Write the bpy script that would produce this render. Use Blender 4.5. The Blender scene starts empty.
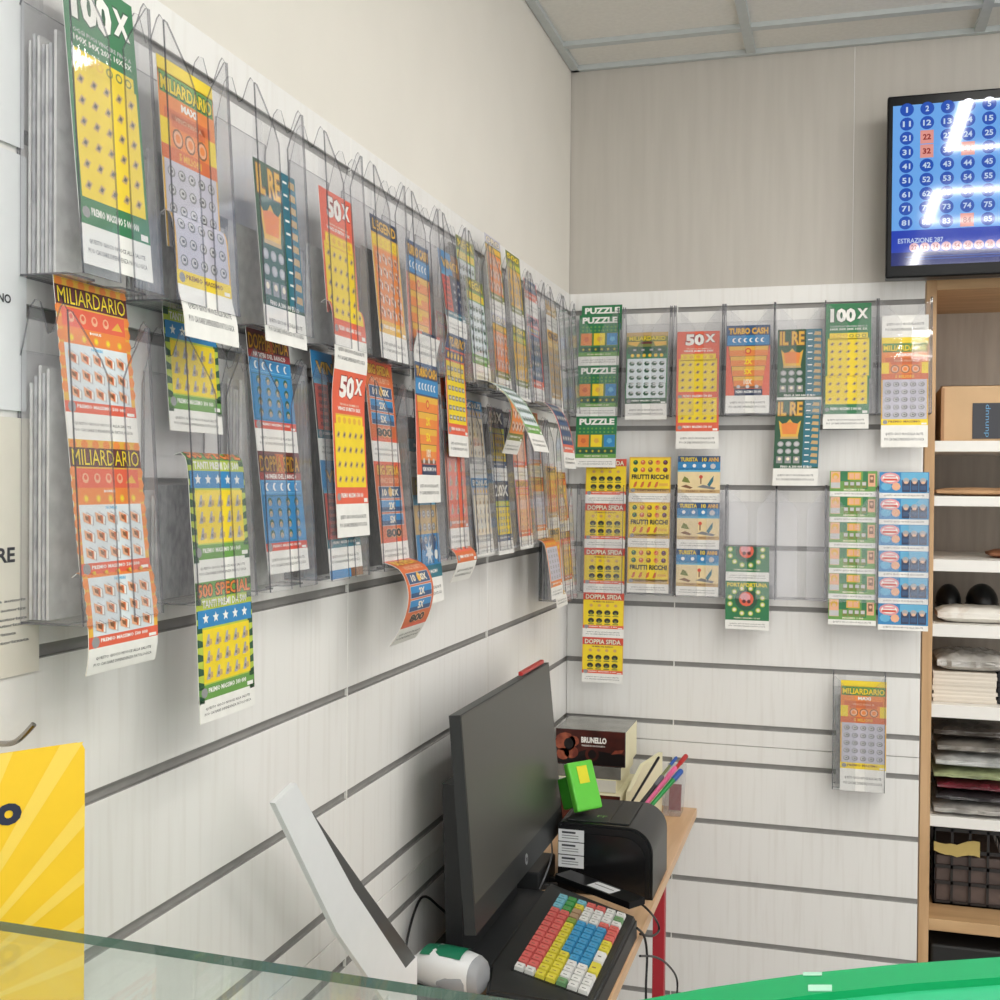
import bpy, bmesh, math, random
from mathutils import Vector, Matrix
random.seed(7)
S = bpy.context.scene
COL = S.collection
PI = math.pi

# ------------------------------------------------------------------ camera (fitted to the photograph)
FPX, YAW, PITCH, ROLL = 1165.99, 0.284436, -0.0129029, 0.0082834
CAM = Vector((0.68367, -2.97196, 1.60172))
_f = Vector((-math.sin(YAW)*math.cos(PITCH), math.cos(YAW)*math.cos(PITCH), math.sin(PITCH)))
_r = _f.cross(Vector((0, 0, 1))).normalized()
_u = _r.cross(_f)
_r, _u = _r*math.cos(ROLL)+_u*math.sin(ROLL), -_r*math.sin(ROLL)+_u*math.cos(ROLL)
cd = bpy.data.cameras.new('camera'); cam = bpy.data.objects.new('camera', cd); COL.objects.link(cam)
cd.sensor_width = 36; cd.lens = FPX/1000*36; cd.clip_start = 0.02
cam.matrix_world = Matrix(((_r.x, _u.x, -_f.x, CAM.x), (_r.y, _u.y, -_f.y, CAM.y), (_r.z, _u.z, -_f.z, CAM.z), (0, 0, 0, 1)))
S.camera = cam
S.view_settings.view_transform = 'Standard'; S.view_settings.look = 'None'
S.view_settings.gamma = 1.0; S.view_settings.use_curve_mapping = False
S.view_settings.exposure = -0.24
S.cycles.transparent_max_bounces = 32
S.cycles.max_bounces = 10
S.cycles.sample_clamp_indirect = 4.0

def at(px, py, axis, val):
    """where the line of sight through a pixel of the photograph meets the plane axis = val"""
    d = _f + _r*((px-500)/FPX) - _u*((py-500)/FPX)
    return CAM + d*((val-CAM[axis])/d[axis])

# ------------------------------------------------------------------ materials
def lin(c):
    return tuple(((v/255)/12.92 if v/255 <= .04045 else ((v/255+.055)/1.055)**2.4) for v in c)
def hexc(h):
    return tuple(int(h[i:i+2], 16) for i in (0, 2, 4))
MATS = {}
def mat(name, rgb=(200, 200, 200), rough=.5, metal=0., spec=.5, noise=.05, nscale=40, stretch=(1, 1, 1), emis=0., coat=0., rgb2=None, detail=4, contrast=(.35, .65), bump=0.):
    if name in MATS: return MATS[name]
    m = bpy.data.materials.new(name); m.use_nodes = True
    nt = m.node_tree; b = nt.nodes['Principled BSDF']
    b.inputs['Roughness'].default_value = rough; b.inputs['Metallic'].default_value = metal
    b.inputs['Specular IOR Level'].default_value = spec
    if coat: b.inputs['Coat Weight'].default_value = coat; b.inputs['Coat Roughness'].default_value = .05
    c = lin(rgb)
    tc = nt.nodes.new('ShaderNodeTexCoord'); mp = nt.nodes.new('ShaderNodeMapping'); mp.inputs['Scale'].default_value = stretch
    nz = nt.nodes.new('ShaderNodeTexNoise'); nz.inputs['Scale'].default_value = nscale; nz.inputs['Detail'].default_value = detail
    rp = nt.nodes.new('ShaderNodeValToRGB')
    c2 = lin(rgb2) if rgb2 else tuple(min(1, v*(1-noise)) for v in c)
    rp.color_ramp.elements[0].color = (*c2, 1); rp.color_ramp.elements[1].color = (*c, 1)
    rp.color_ramp.elements[0].position, rp.color_ramp.elements[1].position = contrast
    nt.links.new(tc.outputs['Object'], mp.inputs['Vector']); nt.links.new(mp.outputs['Vector'], nz.inputs['Vector'])
    nt.links.new(nz.outputs['Fac'], rp.inputs['Fac']); nt.links.new(rp.outputs['Color'], b.inputs['Base Color'])
    if bump:
        bp = nt.nodes.new('ShaderNodeBump'); bp.inputs['Strength'].default_value = bump; bp.inputs['Distance'].default_value = .004
        nt.links.new(nz.outputs['Fac'], bp.inputs['Height']); nt.links.new(bp.outputs['Normal'], b.inputs['Normal'])
    if emis:
        b.inputs['Emission Color'].default_value = (*c, 1); b.inputs['Emission Strength'].default_value = emis
        if emis < 3:
            nt.links.new(rp.outputs['Color'], b.inputs['Emission Color'])
            for l in list(nt.links):
                if l.to_socket == b.inputs['Base Color']: nt.links.remove(l)
            b.inputs['Base Color'].default_value = (0, 0, 0, 1)
    MATS[name] = m
    return m

def clear_mat(name, tint=(.96, .965, .97), refl=1.0, rough=.03, ior=1.45, haze=0., hazec=(.8, .8, .82)):
    """thin clear sheet: see-through with Fresnel reflection, optional milky haze"""
    if name in MATS: return MATS[name]
    m = bpy.data.materials.new(name); m.use_nodes = True; nt = m.node_tree
    for n in list(nt.nodes): nt.nodes.remove(n)
    out = nt.nodes.new('ShaderNodeOutputMaterial'); tr = nt.nodes.new('ShaderNodeBsdfTransparent'); gl = nt.nodes.new('ShaderNodeBsdfGlossy')
    lw = nt.nodes.new('ShaderNodeLayerWeight'); lw.inputs['Blend'].default_value = .5
    pw = nt.nodes.new('ShaderNodeMath'); pw.operation = 'POWER'; pw.inputs[1].default_value = 4.5
    mu = nt.nodes.new('ShaderNodeMath'); mu.operation = 'MULTIPLY_ADD'; mu.inputs[1].default_value = .6*refl; mu.inputs[2].default_value = .028*refl
    mx = nt.nodes.new('ShaderNodeMixShader')
    nz = nt.nodes.new('ShaderNodeTexNoise'); nz.inputs['Scale'].default_value = 9
    bp = nt.nodes.new('ShaderNodeBump'); bp.inputs['Strength'].default_value = .05; bp.inputs['Distance'].default_value = .002
    nt.links.new(nz.outputs['Fac'], bp.inputs['Height']); nt.links.new(bp.outputs['Normal'], gl.inputs['Normal'])
    tr.inputs['Color'].default_value = (*tint, 1); gl.inputs['Roughness'].default_value = rough
    nt.links.new(lw.outputs['Facing'], pw.inputs[0]); nt.links.new(pw.outputs[0], mu.inputs[0]); nt.links.new(mu.outputs[0], mx.inputs['Fac'])
    src = tr.outputs[0]
    if haze:
        df = nt.nodes.new('ShaderNodeBsdfDiffuse'); df.inputs['Color'].default_value = (*hazec, 1)
        m2 = nt.nodes.new('ShaderNodeMixShader'); m2.inputs['Fac'].default_value = haze
        nt.links.new(tr.outputs[0], m2.inputs[1]); nt.links.new(df.outputs[0], m2.inputs[2]); src = m2.outputs[0]
    nt.links.new(src, mx.inputs[1]); nt.links.new(gl.outputs[0], mx.inputs[2])
    nt.links.new(mx.outputs[0], out.inputs['Surface'])
    MATS[name] = m
    return m

INK = {'white': 'f2f1ec', 'stub': 'efeee9', 'ink': '4a4a4c', 'black': '1d1a18', 'green': '14703c', 'dgreen': '12482c', 'lgreen': '5d9a3c', 'yellow': 'f8d818',
       'gold': 'eab236', 'orange': 'ee8230', 'dorange': 'd8622a', 'red': 'd8402c', 'redor': 'e8583a', 'dred': '8e1f20', 'maroon': '5a1a1c', 'blue': '1f7fc0',
       'lblue': '58b0dc', 'dblue': '1c4272', 'teal': '14657a', 'navy': '16264c', 'cream': 'f6ead0', 'sand': 'f0d9a4', 'tan': 'c8a468', 'grey': '8e8f92',
       'lgrey': 'c9c9cc', 'lilac': 'c4c2d2', 'brown': '7d5030', 'pink': 'ea9aa0', 'peach': 'f0b088', 'skin': 'e8b894', 'ice': 'dfeaf0', 'olive': '6f7a2a', 'dgrey': '4c4c50',
       'mgrey': '77787c', 'silver': 'a8a9ae', 'ygreen': 'b8cc3c', 'purple': '6d4a86'}
def ink(n):
    k = 0 if n in ('white', 'stub', 'ink') else .12
    return mat('print_'+n, tuple(v*(1-k)+k*t for v, t in zip(hexc(INK[n]), (188, 184, 176))), rough=.42, noise=.06, nscale=60)

# ------------------------------------------------------------------ object helpers
def tag(o, label, cat, group=None, kind=None):
    o['label'] = label; o['category'] = cat
    if group: o['group'] = group
    if kind: o['kind'] = kind
    return o
def empty(name, loc=(0, 0, 0), rz=0.):
    o = bpy.data.objects.new(name, None); COL.objects.link(o); o.location = loc; o.rotation_euler = (0, 0, rz); o.empty_display_size = .02
    return o
def link(name, me, parent=None, loc=None):
    o = bpy.data.objects.new(name, me); COL.objects.link(o)
    if parent: o.parent = parent
    if loc: o.location = loc
    return o
class MB:
    """collects shapes, links them as one mesh object"""
    def __init__(s): s.v = []; s.f = []; s.m = []; s.mats = []
    def mi(s, m):
        if m not in s.mats: s.mats.append(m)
        return s.mats.index(m)
    def poly(s, pts, m):
        i = len(s.v); s.v += [tuple(p) for p in pts]; s.f.append(tuple(range(i, i+len(pts)))); s.m.append(s.mi(m))
    def mesh(s, verts, faces, m):
        i = len(s.v); s.v += [tuple(p) for p in verts]; k = s.mi(m)
        for f in faces: s.f.append(tuple(i+a for a in f)); s.m.append(k)
    def box(s, x0, y0, z0, x1, y1, z1, m, bev=0., M=None, seg=2):
        bm = bmesh.new(); bmesh.ops.create_cube(bm, size=1)
        for v in bm.verts: v.co = Vector(((x0+x1)/2+v.co.x*(x1-x0), (y0+y1)/2+v.co.y*(y1-y0), (z0+z1)/2+v.co.z*(z1-z0)))
        if bev: bmesh.ops.bevel(bm, geom=bm.edges[:], offset=bev, segments=seg, affect='EDGES', profile=.5)
        if M: bmesh.ops.transform(bm, matrix=M, verts=bm.verts)
        s.bm(bm, m)
    def bm(s, bm, m):
        bm.verts.index_update(); s.mesh([v.co[:] for v in bm.verts], [[v.index for v in f.verts] for f in bm.faces], m); bm.free()
    def prism(s, pts, ax, a, b, m, medge=None):
        """outline pts in the other two axes, extruded on axis ax from a to b"""
        def P(p, t):
            q = list(p); q.insert(ax, t); return tuple(q)
        n = len(pts)
        s.poly([P(p, a) for p in pts], m); s.poly([P(p, b) for p in reversed(pts)], m)
        for i in range(n):
            p, q = pts[i], pts[(i+1) % n]
            s.poly([P(p, a), P(p, b), P(q, b), P(q, a)], medge or m)
    def tube(s, pts, r, m, n=8, closed=False):
        pts = [Vector(p) for p in pts]; rings = []
        rr = r if isinstance(r, (list, tuple)) else [r]*len(pts)
        up = Vector((.31, .22, .92))
        for i, p in enumerate(pts):
            t = (pts[min(i+1, len(pts)-1)]-pts[max(i-1, 0)]).normalized()
            a = t.cross(up)
            if a.length < 1e-3: a = t.cross(Vector((1, 0, 0)))
            a.normalize(); b = t.cross(a)
            rings.append([p+(a*math.cos(2*PI*k/n)+b*math.sin(2*PI*k/n))*rr[i] for k in range(n)])
        vs = [q for R in rings for q in R]; fs = []
        for i in range(len(pts)-1):
            for k in range(n): fs.append((i*n+k, i*n+(k+1) % n, (i+1)*n+(k+1) % n, (i+1)*n+k))
        fs.append(tuple(range(n-1, -1, -1))); fs.append(tuple((len(pts)-1)*n+k for k in range(n)))
        s.mesh(vs, fs, m)
    def build(s, name, parent=None, smooth=False, loc=None):
        me = s.data(name, smooth); return link(name, me, parent, loc)
    def data(s, name, smooth=False):
        me = bpy.data.meshes.new(name); me.from_pydata(s.v, [], s.f)
        for m in s.mats: me.materials.append(m)
        me.polygons.foreach_set('material_index', s.m)
        if smooth:
            bm = bmesh.new(); bm.from_mesh(me); bmesh.ops.remove_doubles(bm, verts=bm.verts, dist=1e-5)
            bmesh.ops.recalc_face_normals(bm, faces=bm.faces)
            for f in bm.faces: f.smooth = True
            for e in bm.edges:
                if len(e.link_faces) == 2 and e.calc_face_angle(0) > math.radians(38): e.smooth = False
            bm.to_mesh(me); bm.free()
        me.update(); return me
def spline(pts, n=8):
    pts = [Vector(p) for p in pts]; out = []
    for i in range(len(pts)-1):
        a, b, c, d = pts[max(i-1, 0)], pts[i], pts[i+1], pts[min(i+2, len(pts)-1)]
        for k in range(n):
            t = k/n
            out.append(.5*((2*b)+(c-a)*t+(2*a-5*b+4*c-d)*t*t+(3*b-a-3*c+d)*t**3))
    out.append(pts[-1]); return out

# ------------------------------------------------------------------ lettering -> triangles in a unit box (x 0..1, y 0..1 downwards)
_TXT = {}
def letters(s, bold=0.0, res=2):
    k = (s, bold, res)
    if k in _TXT: return _TXT[k]
    cu = bpy.data.curves.new('lettering', 'FONT'); cu.body = s; cu.size = 1; cu.resolution_u = res; cu.offset = bold
    o = bpy.data.objects.new('lettering', cu); COL.objects.link(o)
    dg = bpy.context.evaluated_depsgraph_get()
    me = bpy.data.meshes.new_from_object(o.evaluated_get(dg))
    vs = [v.co.copy() for v in me.vertices]; tris = [tuple(p.vertices) for p in me.polygons]
    bpy.data.objects.remove(o); bpy.data.curves.remove(cu); bpy.data.meshes.remove(me)
    if not vs: _TXT[k] = ([], 1); return _TXT[k]
    x0, x1 = min(v.x for v in vs), max(v.x for v in vs); y0, y1 = min(v.y for v in vs), max(v.y for v in vs)
    P = [[((vs[i].x-x0)/(x1-x0), (y1-vs[i].y)/max(1e-6, y1-y0)) for i in t] for t in tris]
    _TXT[k] = (P, (x1-x0)/max(1e-6, y1-y0)); return _TXT[k]

# ------------------------------------------------------------------ ticket designs (u across 0..1, v down 0..1)
class D:
    def __init__(s, w, h): s.w = w; s.h = h; s.p = []; s.l = 0
    def rect(s, u0, v0, u1, v1, c, l=None): s.add([(u0, v0), (u1, v0), (u1, v1), (u0, v1)], c, l)
    def add(s, pts, c, l=None): s.p.append((s.l if l is None else l, c, pts))
    def disc(s, u, v, r, c, n=10, sq=1., l=None, a0=0.):
        k = s.w/s.h
        s.add([(u+r*math.cos(2*PI*i/n+a0), v+r*sq*k*math.sin(2*PI*i/n+a0)) for i in range(n)], c, l)
    def text(s, t, u0, v0, u1, v1, c, bold=.02, l=None, res=2):
        for P in letters(t, bold, res)[0]: s.add([(u0+x*(u1-u0), v0+y*(v1-v0)) for x, y in P], c, l)
    def otext(s, t, u0, v0, u1, v1, c, edge, bold=.02):
        e = .012; s.text(t, u0-e, v0-e*.6, u1+e, v1+e*.6, edge, bold+.05, l=s.l); s.text(t, u0, v0, u1, v1, c, bold, l=s.l+1)
    def star(s, u, v, r, c, n=5, inner=.45, l=None):
        k = s.w/s.h; P = []
        for i in range(2*n):
            q = r if i % 2 == 0 else r*inner; a = -PI/2+PI*i/n
            P.append((u+q*math.cos(a), v+q*k*math.sin(a)))
        for i in range(2*n): s.add([(u, v), P[i], P[(i+1) % (2*n)]], c, l)
    def stub(s, v0):
        h = 1-v0
        s.rect(0, v0, 1, 1, 'stub', 1)
        s.text('QUESTO GIOCO NUOCE ALLA SALUTE', .10, v0+h*.34, .90, v0+h*.47, 'ink', .015, 2, 1)
        s.text('PUO CAUSARE DIPENDENZA PATOLOGICA', .08, v0+h*.58, .92, v0+h*.70, 'ink', .01, 2, 1)
    def band(s, v0, v1, bg, t, c='white', u0=.16, u1=.84):
        s.rect(0, v0, 1, v1, bg, 1); h = v1-v0
        s.text(t, u0, v0+h*.22, u1, v0+h*.58, c, .03, 2, 1)
        s.disc(.09, (v0+v1)/2, .055, 'grey', 8, .9, 2); s.rect(.86, v0+h*.62, .97, v0+h*.9, 'white', 2)
    def grid(s, u0, v0, u1, v1, nx, ny, kind, l=4):
        for j in range(ny):
            for i in range(nx):
                u = u0+(i+.5)*(u1-u0)/nx; v = v0+(j+.5)*(v1-v0)/ny; r = min((u1-u0)/nx*.42, (v1-v0)/ny*.40*s.h/s.w)*(1.12 if kind in ('note', 'arc') else 1)
                k = s.w/s.h
                if kind == 'gem':
                    r *= .8
                    s.add([(u-r, v+r*k*.5), (u-r*.1, v-r*k*.75), (u+r, v-r*k*.4), (u+r*.2, v+r*k*.8)], 'tan', l)
                    s.add([(u-r*.5, v+r*k*.25), (u, v-r*k*.4), (u+r*.5, v-r*k*.1), (u+r*.1, v+r*k*.4)], 'dgrey', l+1)
                elif kind == 'coin':
                    s.disc(u, v, r, 'mgrey', 9, .8, l); s.disc(u-r*.1, v-r*.05*k, r*.7, 'lgrey', 8, .8, l+1); s.rect(u-r*.3, v-r*k*.25, u+r*.3, v+r*k*.15, 'dgrey', l+2)
                elif kind == 'note':
                    s.add([(u-r*.3, v-r*k*1.), (u+r*1.15, v-r*k*.3), (u+r*1.05, v+r*k*.9), (u-r*.2, v+r*k*.5)], 'silver', l)
                    s.add([(u-r*.25, v-r*k*.8), (u+r*.95, v-r*k*.25), (u+r*.8, v+r*k*.75), (u-r*.2, v+r*k*.35)], 'white', l+1)
                    s.add([(u-r*1.1, v-r*k*.9), (u+r*.6, v-r*k*.35), (u+r*.45, v+r*k*.75), (u-r, v+r*k*.3)], 'peach', l+2)
                    s.add([(u-r*.7, v-r*k*.5), (u+r*.2, v-r*k*.2), (u+r*.1, v+r*k*.35), (u-r*.6, v+r*k*.05)], 'brown', l+3)
                    s.add([(u-r*.1, v-r*k*.5), (u+r*.4, v-r*k*.4), (u+r*.35, v+r*k*.6), (u, v+r*k*.5)], 'dorange', l+3)
                elif kind == 'bag':
                    s.add([(u-r*.8, v+r*k*.9), (u-r*.1, v-r*k*.9), (u+r*.35, v-r*k*.9), (u+r*.2, v+r*k*.9)], 'silver', l)
                    s.add([(u, v+r*k*.8), (u+r*.3, v-r*k*.2), (u+r*.95, v-r*k*.1), (u+r*.9, v+r*k*.7)], 'tan', l); s.disc(u-r*.1, v+r*.3*k, r*.3, 'mgrey', 6, 1, l+1)
                elif kind == 'arc':
                    s.disc(u, v, r*1.05, 'dgreen', 10, 1, l); s.disc(u, v+r*.35*k, r*.85, 'blue', 10, 1, l+1); s.disc(u, v+r*.15*k, r*.62, 'tan', 9, 1, l+2); s.disc(u, v+r*.3*k, r*.4, 'grey', 7, 1, l+3)
                elif kind == 'shoe':
                    s.disc(u, v-r*.1*k, r, 'black', 9, .8, l); s.disc(u, v+r*.3*k, r*.5, 'olive', 7, .8, l+1); s.rect(u-r*.9, v+r*k*.85, u+r*.9, v+r*k*1.15, 'olive', l)
                elif kind == 'dot':
                    s.disc(u, v, r, 'gold', 8, 1, l); s.disc(u, v, r*.6, 'yellow', 7, 1, l+1)
                elif kind == 'moon':
                    s.disc(u, v, r, 'white', 9, 1, l); s.disc(u+r*.45, v, r*.75, 'blue', 8, 1, l+1)
                elif kind == 'dark':
                    s.disc(u, v, r, 'dgreen', 6, .8, l); s.rect(u-r*.2, v-r*k*.5, u+r, v-r*k*.1, 'lgrey', l+1)
                elif kind == 'mark':
                    s.rect(u-r, v-r*k*.6, u+r, v+r*k*.6, 'mgrey', l); s.rect(u-r*.5, v-r*k*.3, u+r*.7, v+r*k*.3, 'lgrey', l+1)
DES = {}
def build_designs():
    W = .105
    d = DES['green_hundred'] = D(W, .262); d.rect(0, 0, 1, 1, 'green')
    d.l = 1; d.otext('100', .10, .045, .66, .175, 'white', 'dgreen', .05); d.otext('X', .69, .05, .93, .145, 'white', 'dgreen', .05)
    d.text('OGGI PUOI VINCERE FINO A', .10, .205, .92, .221, 'lgrey', .02, 2, 1); d.text('100X 50X 20X 10X 5X', .10, .228, .92, .25, 'white', .03, 2, 1)
    d.rect(.09, .275, .93, .335, 'yellow', 2); d.rect(.05, .325, .96, .775, 'yellow', 2)
    for i in range(6): d.disc(.16+i*.137, .302, .05, 'gold' if i < 3 else 'olive', 10, .85, 3); d.disc(.16+i*.137, .302, .032, 'yellow', 8, .85, 4)
    d.grid(.06, .34, .95, .765, 5, 6, 'gem'); d.band(.785, .865, 'green', 'PREMIO MASSIMO 5 000 000'); d.stub(.865)

    d = DES['red_fifty'] = D(W, .217); d.rect(0, 0, 1, 1, 'redor')
    d.l = 1; d.otext('50', .2, .03, .64, .165, 'white', 'dred', .05); d.otext('X', .66, .035, .9, .13, 'white', 'dred', .05)
    d.text('TROVA IL NUMERO E', .22, .195, .8, .208, 'cream', .02, 2, 1); d.text('VINCI SUBITO 50X', .16, .215, .86, .24, 'white', .04, 2, 1)
    d.rect(.09, .26, .92, .34, 'gold', 2); d.rect(.05, .32, .95, .70, 'yellow', 2); d.rect(.1, .27, .91, .33, 'yellow', 3)
    for i in range(5): d.disc(.19+i*.155, .298, .05, 'gold', 9, .85, 4)
    d.grid(.06, .34, .94, .695, 5, 4, 'gem'); d.band(.715, .80, 'redor', 'PREMIO MASSIMO 500 000'); d.stub(.80)

    d = DES['maxi'] = D(W, .262); d.rect(0, 0, 1, 1, 'gold'); d.rect(0, 0, 1, .07, 'yellow', 1); d.rect(0, .05, 1, .36, 'orange', 1)
    d.rect(.02, .055, .98, .135, 'lgreen', 2); d.l = 3; d.otext('MILIARDARIO', .04, .07, .96, .125, 'yellow', 'dgreen', .03); d.text('MAXI', .38, .145, .66, .175, 'white', .05, 3)
    d.rect(.08, .185, .92, .225, 'dorange', 2); d.rect(.2, .2, .8, .25, 'dorange', 2); d.text('VINCI FINO A', .26, .205, .74, .225, 'peach', .03, 3, 1)
    d.rect(0, .23, .16, .33, 'yellow', 2); d.rect(.86, .23, 1, .33, 'yellow', 2)
    for i in range(3): d.disc(.29+i*.22, .29, .095, 'brown', 12, 1, 3); d.disc(.29+i*.22, .29, .075, 'peach', 11, 1, 4); d.disc(.29+i*.22, .29, .045, 'orange', 9, 1, 5)
    d.rect(0, .33, 1, .385, 'dorange', 2); d.text('5 MILIONI', .3, .342, .7, .372, 'gold', .03, 3, 1)
    d.rect(.03, .385, .97, .745, 'lilac', 2); d.grid(.05, .395, .95, .74, 5, 5, 'coin'); d.band(.745, .80, 'yellow', 'PREMIO MASSIMO', 'brown'); d.stub(.80)

    d = DES['note_orange'] = D(W, .142); d.rect(0, 0, 1, 1, 'gold'); d.rect(0, .05, 1, .17, 'maroon', 1); d.l = 2; d.otext('MILIARDARIO', .03, .06, .97, .16, 'yellow', 'black', .0)
    for i in range(7): d.disc(.06+i*.15, .03, .05, 'orange', 7, .8, 1); d.disc(.03, .2+i*.08, .05, 'orange', 7, 1, 1); d.disc(.97, .2+i*.08, .05, 'orange', 7, 1, 1)
    d.rect(.06, .18, .94, .30, 'redor', 2); d.rect(.06, .30, .94, .405, 'orange', 2)
    for i in range(4): d.disc(.18+i*.16, .24, .045, 'peach', 8, 1, 3); d.disc(.18+i*.16, .235, .025, 'redor', 6, 1, 4)
    d.add([(.74, .27), (.84, .215), (.9, .27)], 'gold', 3)
    d.text('BONUS', .42, .312, .58, .33, 'white', .04, 3, 1); d.grid(.08, .335, .92, .40, 5, 1, 'dot', 3); d.rect(.06, .405, .94, .765, 'ice', 2); d.text('NUMERI', .42, .415, .58, .435, 'lblue', .03, 3, 1)
    d.grid(.08, .44, .92, .765, 5, 3, 'note'); d.band(.765, .835, 'redor', 'PREMIO MASSIMO 500 000'); d.stub(.835)

    d = DES['special'] = D(W, .142); d.rect(0, 0, 1, 1, 'ygreen')
    for i in range(9):
        d.add([(0, .0+i*.1), (.09, .02+i*.1), (.09, .06+i*.1), (0, .06+i*.1)], 'dgreen', 1); d.add([(1, .0+i*.1), (.91, .02+i*.1), (.91, .06+i*.1), (1, .06+i*.1)], 'dgreen', 1)
    d.rect(.0, 0, 1, .12, 'lgreen', 1); d.l = 2; d.otext('500 SPECIAL', .03, .015, .97, .11, 'orange', 'black', .03); d.text('TANTI PREMI DA 500', .1, .13, .9, .19, 'white', .03, 3, 1)
    d.rect(.02, .20, .98, .325, 'blue', 2)
    for i in range(5): d.star(.15+i*.175, .262, .055, 'white', l=3)
    d.rect(.09, .34, .93, .725, 'yellow', 2); d.grid(.1, .36, .92, .715, 5, 3, 'bag'); d.band(.735, .84, 'lgreen', 'PREMIO MASSIMO 300 000'); d.stub(.84)

    d = DES['duel_blue'] = D(W, .142); d.rect(0, 0, 1, 1, 'blue'); d.rect(0, 0, 1, .20, 'maroon', 1); d.l = 2; d.otext('DOPPIA SFIDA', .03, .035, .97, .165, 'gold', 'black', .02)
    d.rect(.4, .02, .6, .18, 'dorange', 2); d.otext('DOPPIA SFIDA', .03, .035, .97, .165, 'gold', 'black', .02)
    d.rect(0, .175, 1, .235, 'dred', 2); d.text('NUMERI DEL BANCO', .12, .185, .88, .225, 'white', .03, 3, 1); d.rect(.03, .24, .97, .345, 'lblue', 2); d.rect(.04, .248, .96, .338, 'blue', 3); d.grid(.06, .25, .94, .335, 5, 1, 'moon', 4)
    d.rect(.03, .36, .97, .74, 'teal', 2); d.rect(.04, .37, .96, .735, 'blue', 3); d.grid(.07, .375, .93, .73, 4, 4, 'arc'); d.band(.75, .815, 'red', 'PREMIO MASSIMO 50 000'); d.stub(.815)

    d = DES['win_blue'] = D(W, .142); d.rect(0, 0, 1, 1, 'black'); d.rect(0, 0, .62, .27, 'blue', 1); d.rect(.62, 0, 1, .27, 'brown', 1); d.l = 2; d.otext('VINCI', .12, .09, .9, .2, 'gold', 'navy', .04)
    d.rect(.02, .25, .4, .30, 'lblue', 1); d.rect(.04, .3, .42, .72, 'red', 1)
    for i in range(6): d.rect(.12, .32+i*.066, .36, .355+i*.066, 'dred', 2)
    d.rect(.46, .3, .96, .72, 'navy', 1); d.grid(.48, .32, .95, .70, 2, 4, 'mark'); d.band(.72, .80, 'teal', 'PREMIO MASSIMO 10 000'); d.stub(.80)

    d = DES['box_red'] = D(W, .147); d.rect(0, 0, 1, 1, 'dorange'); d.rect(0, 0, 1, .06, 'redor', 1); d.l = 2; d.otext('BIG SFIDA', .1, .035, .9, .135, 'gold', 'dred', .05); d.text('VINCI SUBITO', .16, .16, .86, .215, 'peach', .03, 3)
    for i, t in enumerate(('10  10X', '2X', '5X')):
        v = .245+i*.135; d.rect(.08, v, .92, v+.12, 'lgrey', 2); d.rect(.095, v+.006, .905, v+.114, 'dblue' if i == 0 else 'blue', 3); d.rect(.095, v+.07, .905, v+.114, 'dblue', 4)
        d.text(t, .2 if i == 0 else .4, v+.025, .8 if i == 0 else .62, v+.095, 'cream', .04, 5)
    d.disc(.5, .30, .07, 'gold', 9, 1, 5); d.otext('800', .22, .665, .78, .75, 'black', 'peach', .05); d.rect(.05, .765, .95, .80, 'redor', 3); d.stub(.80)

    d = DES['turbo'] = D(W, .218); d.rect(0, 0, 1, 1, 'redor'); d.rect(0, 0, 1, .235, 'dblue', 1); d.l = 2; d.otext('TURBO CASH', .05, .03, .95, .10, 'gold', 'brown', .04)
    d.rect(.02, .115, .98, .225, 'blue', 2); d.grid(.12, .12, .9, .22, 6, 1, 'moon', 3)
    d.add([(.04, .235), (.98, .235), (.82, .72), (.18, .72)], 'brown', 2)
    for i, t in enumerate(('', '2X', '5X', '10X')):
        v = .24+i*.115; q = i*.035
        d.add([(.06+q, v), (.96-q, v), (.945-q, v+.11), (.075+q, v+.11)], 'orange', 3); d.add([(.06+q, v), (.96-q, v), (.952-q, v+.045), (.067+q, v+.045)], 'gold', 4)
        if t: d.text(t, .41, v+.03, .6, v+.09, 'yellow' if i < 3 else 'cream', .04, 5)
        else: d.disc(.5, v+.055, .075, 'red', 10, 1, 5); d.disc(.5, v+.055, .045, 'gold', 8, 1, 6)
    for i in range(3): d.disc(.29+i*.21, .7, .045, 'lgrey', 7, 1, 5)
    d.rect(.2, .725, .84, .80, 'navy', 4); d.text('PREMIO MASSIMO 500 000', .23, .742, .81, .775, 'white', .03, 5, 1); d.stub(.80)

    d = DES['crown'] = D(W, .208); d.rect(0, 0, 1, 1, 'dgreen'); d.rect(.64, 0, 1, .78, 'teal', 1); d.l = 2; d.otext('IL RE', .05, .025, .6, .185, 'gold', 'brown', .03)
    d.add([(.08, .24), (.2, .30), (.33, .225), (.46, .30), (.58, .24), (.52, .43), (.14, .43)], 'gold', 2); d.add([(.14, .28), (.33, .26), (.52, .28), (.48, .40), (.18, .40)], 'orange', 3); d.rect(.13, .43, .53, .455, 'tan', 2)
    for j in range(2):
        for i in range(3): d.disc(.14+i*.18, .515+j*.085, .07, 'silver', 10, .9, 2); d.disc(.14+i*.18, .515+j*.085, .045, 'lgrey', 8, .9, 3)
    for i in range(3): d.rect(.06+i*.19, .66, .2+i*.19, .74, 'grey', 2); d.disc(.13+i*.19, .69, .04, 'cream', 8, 1, 3)
    for i in range(10): d.add([(.84, .03+i*.074), (.97, .035+i*.074), (.97, .075+i*.074), (.81, .07+i*.074)], 'tan', 2); d.rect(.68, .045+i*.074, .78, .058+i*.074, 'white', 2)
    d.text('FINO A 300 000 EURO', .16, .765, .86, .795, 'white', .03, 3, 1); d.stub(.80)

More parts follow.
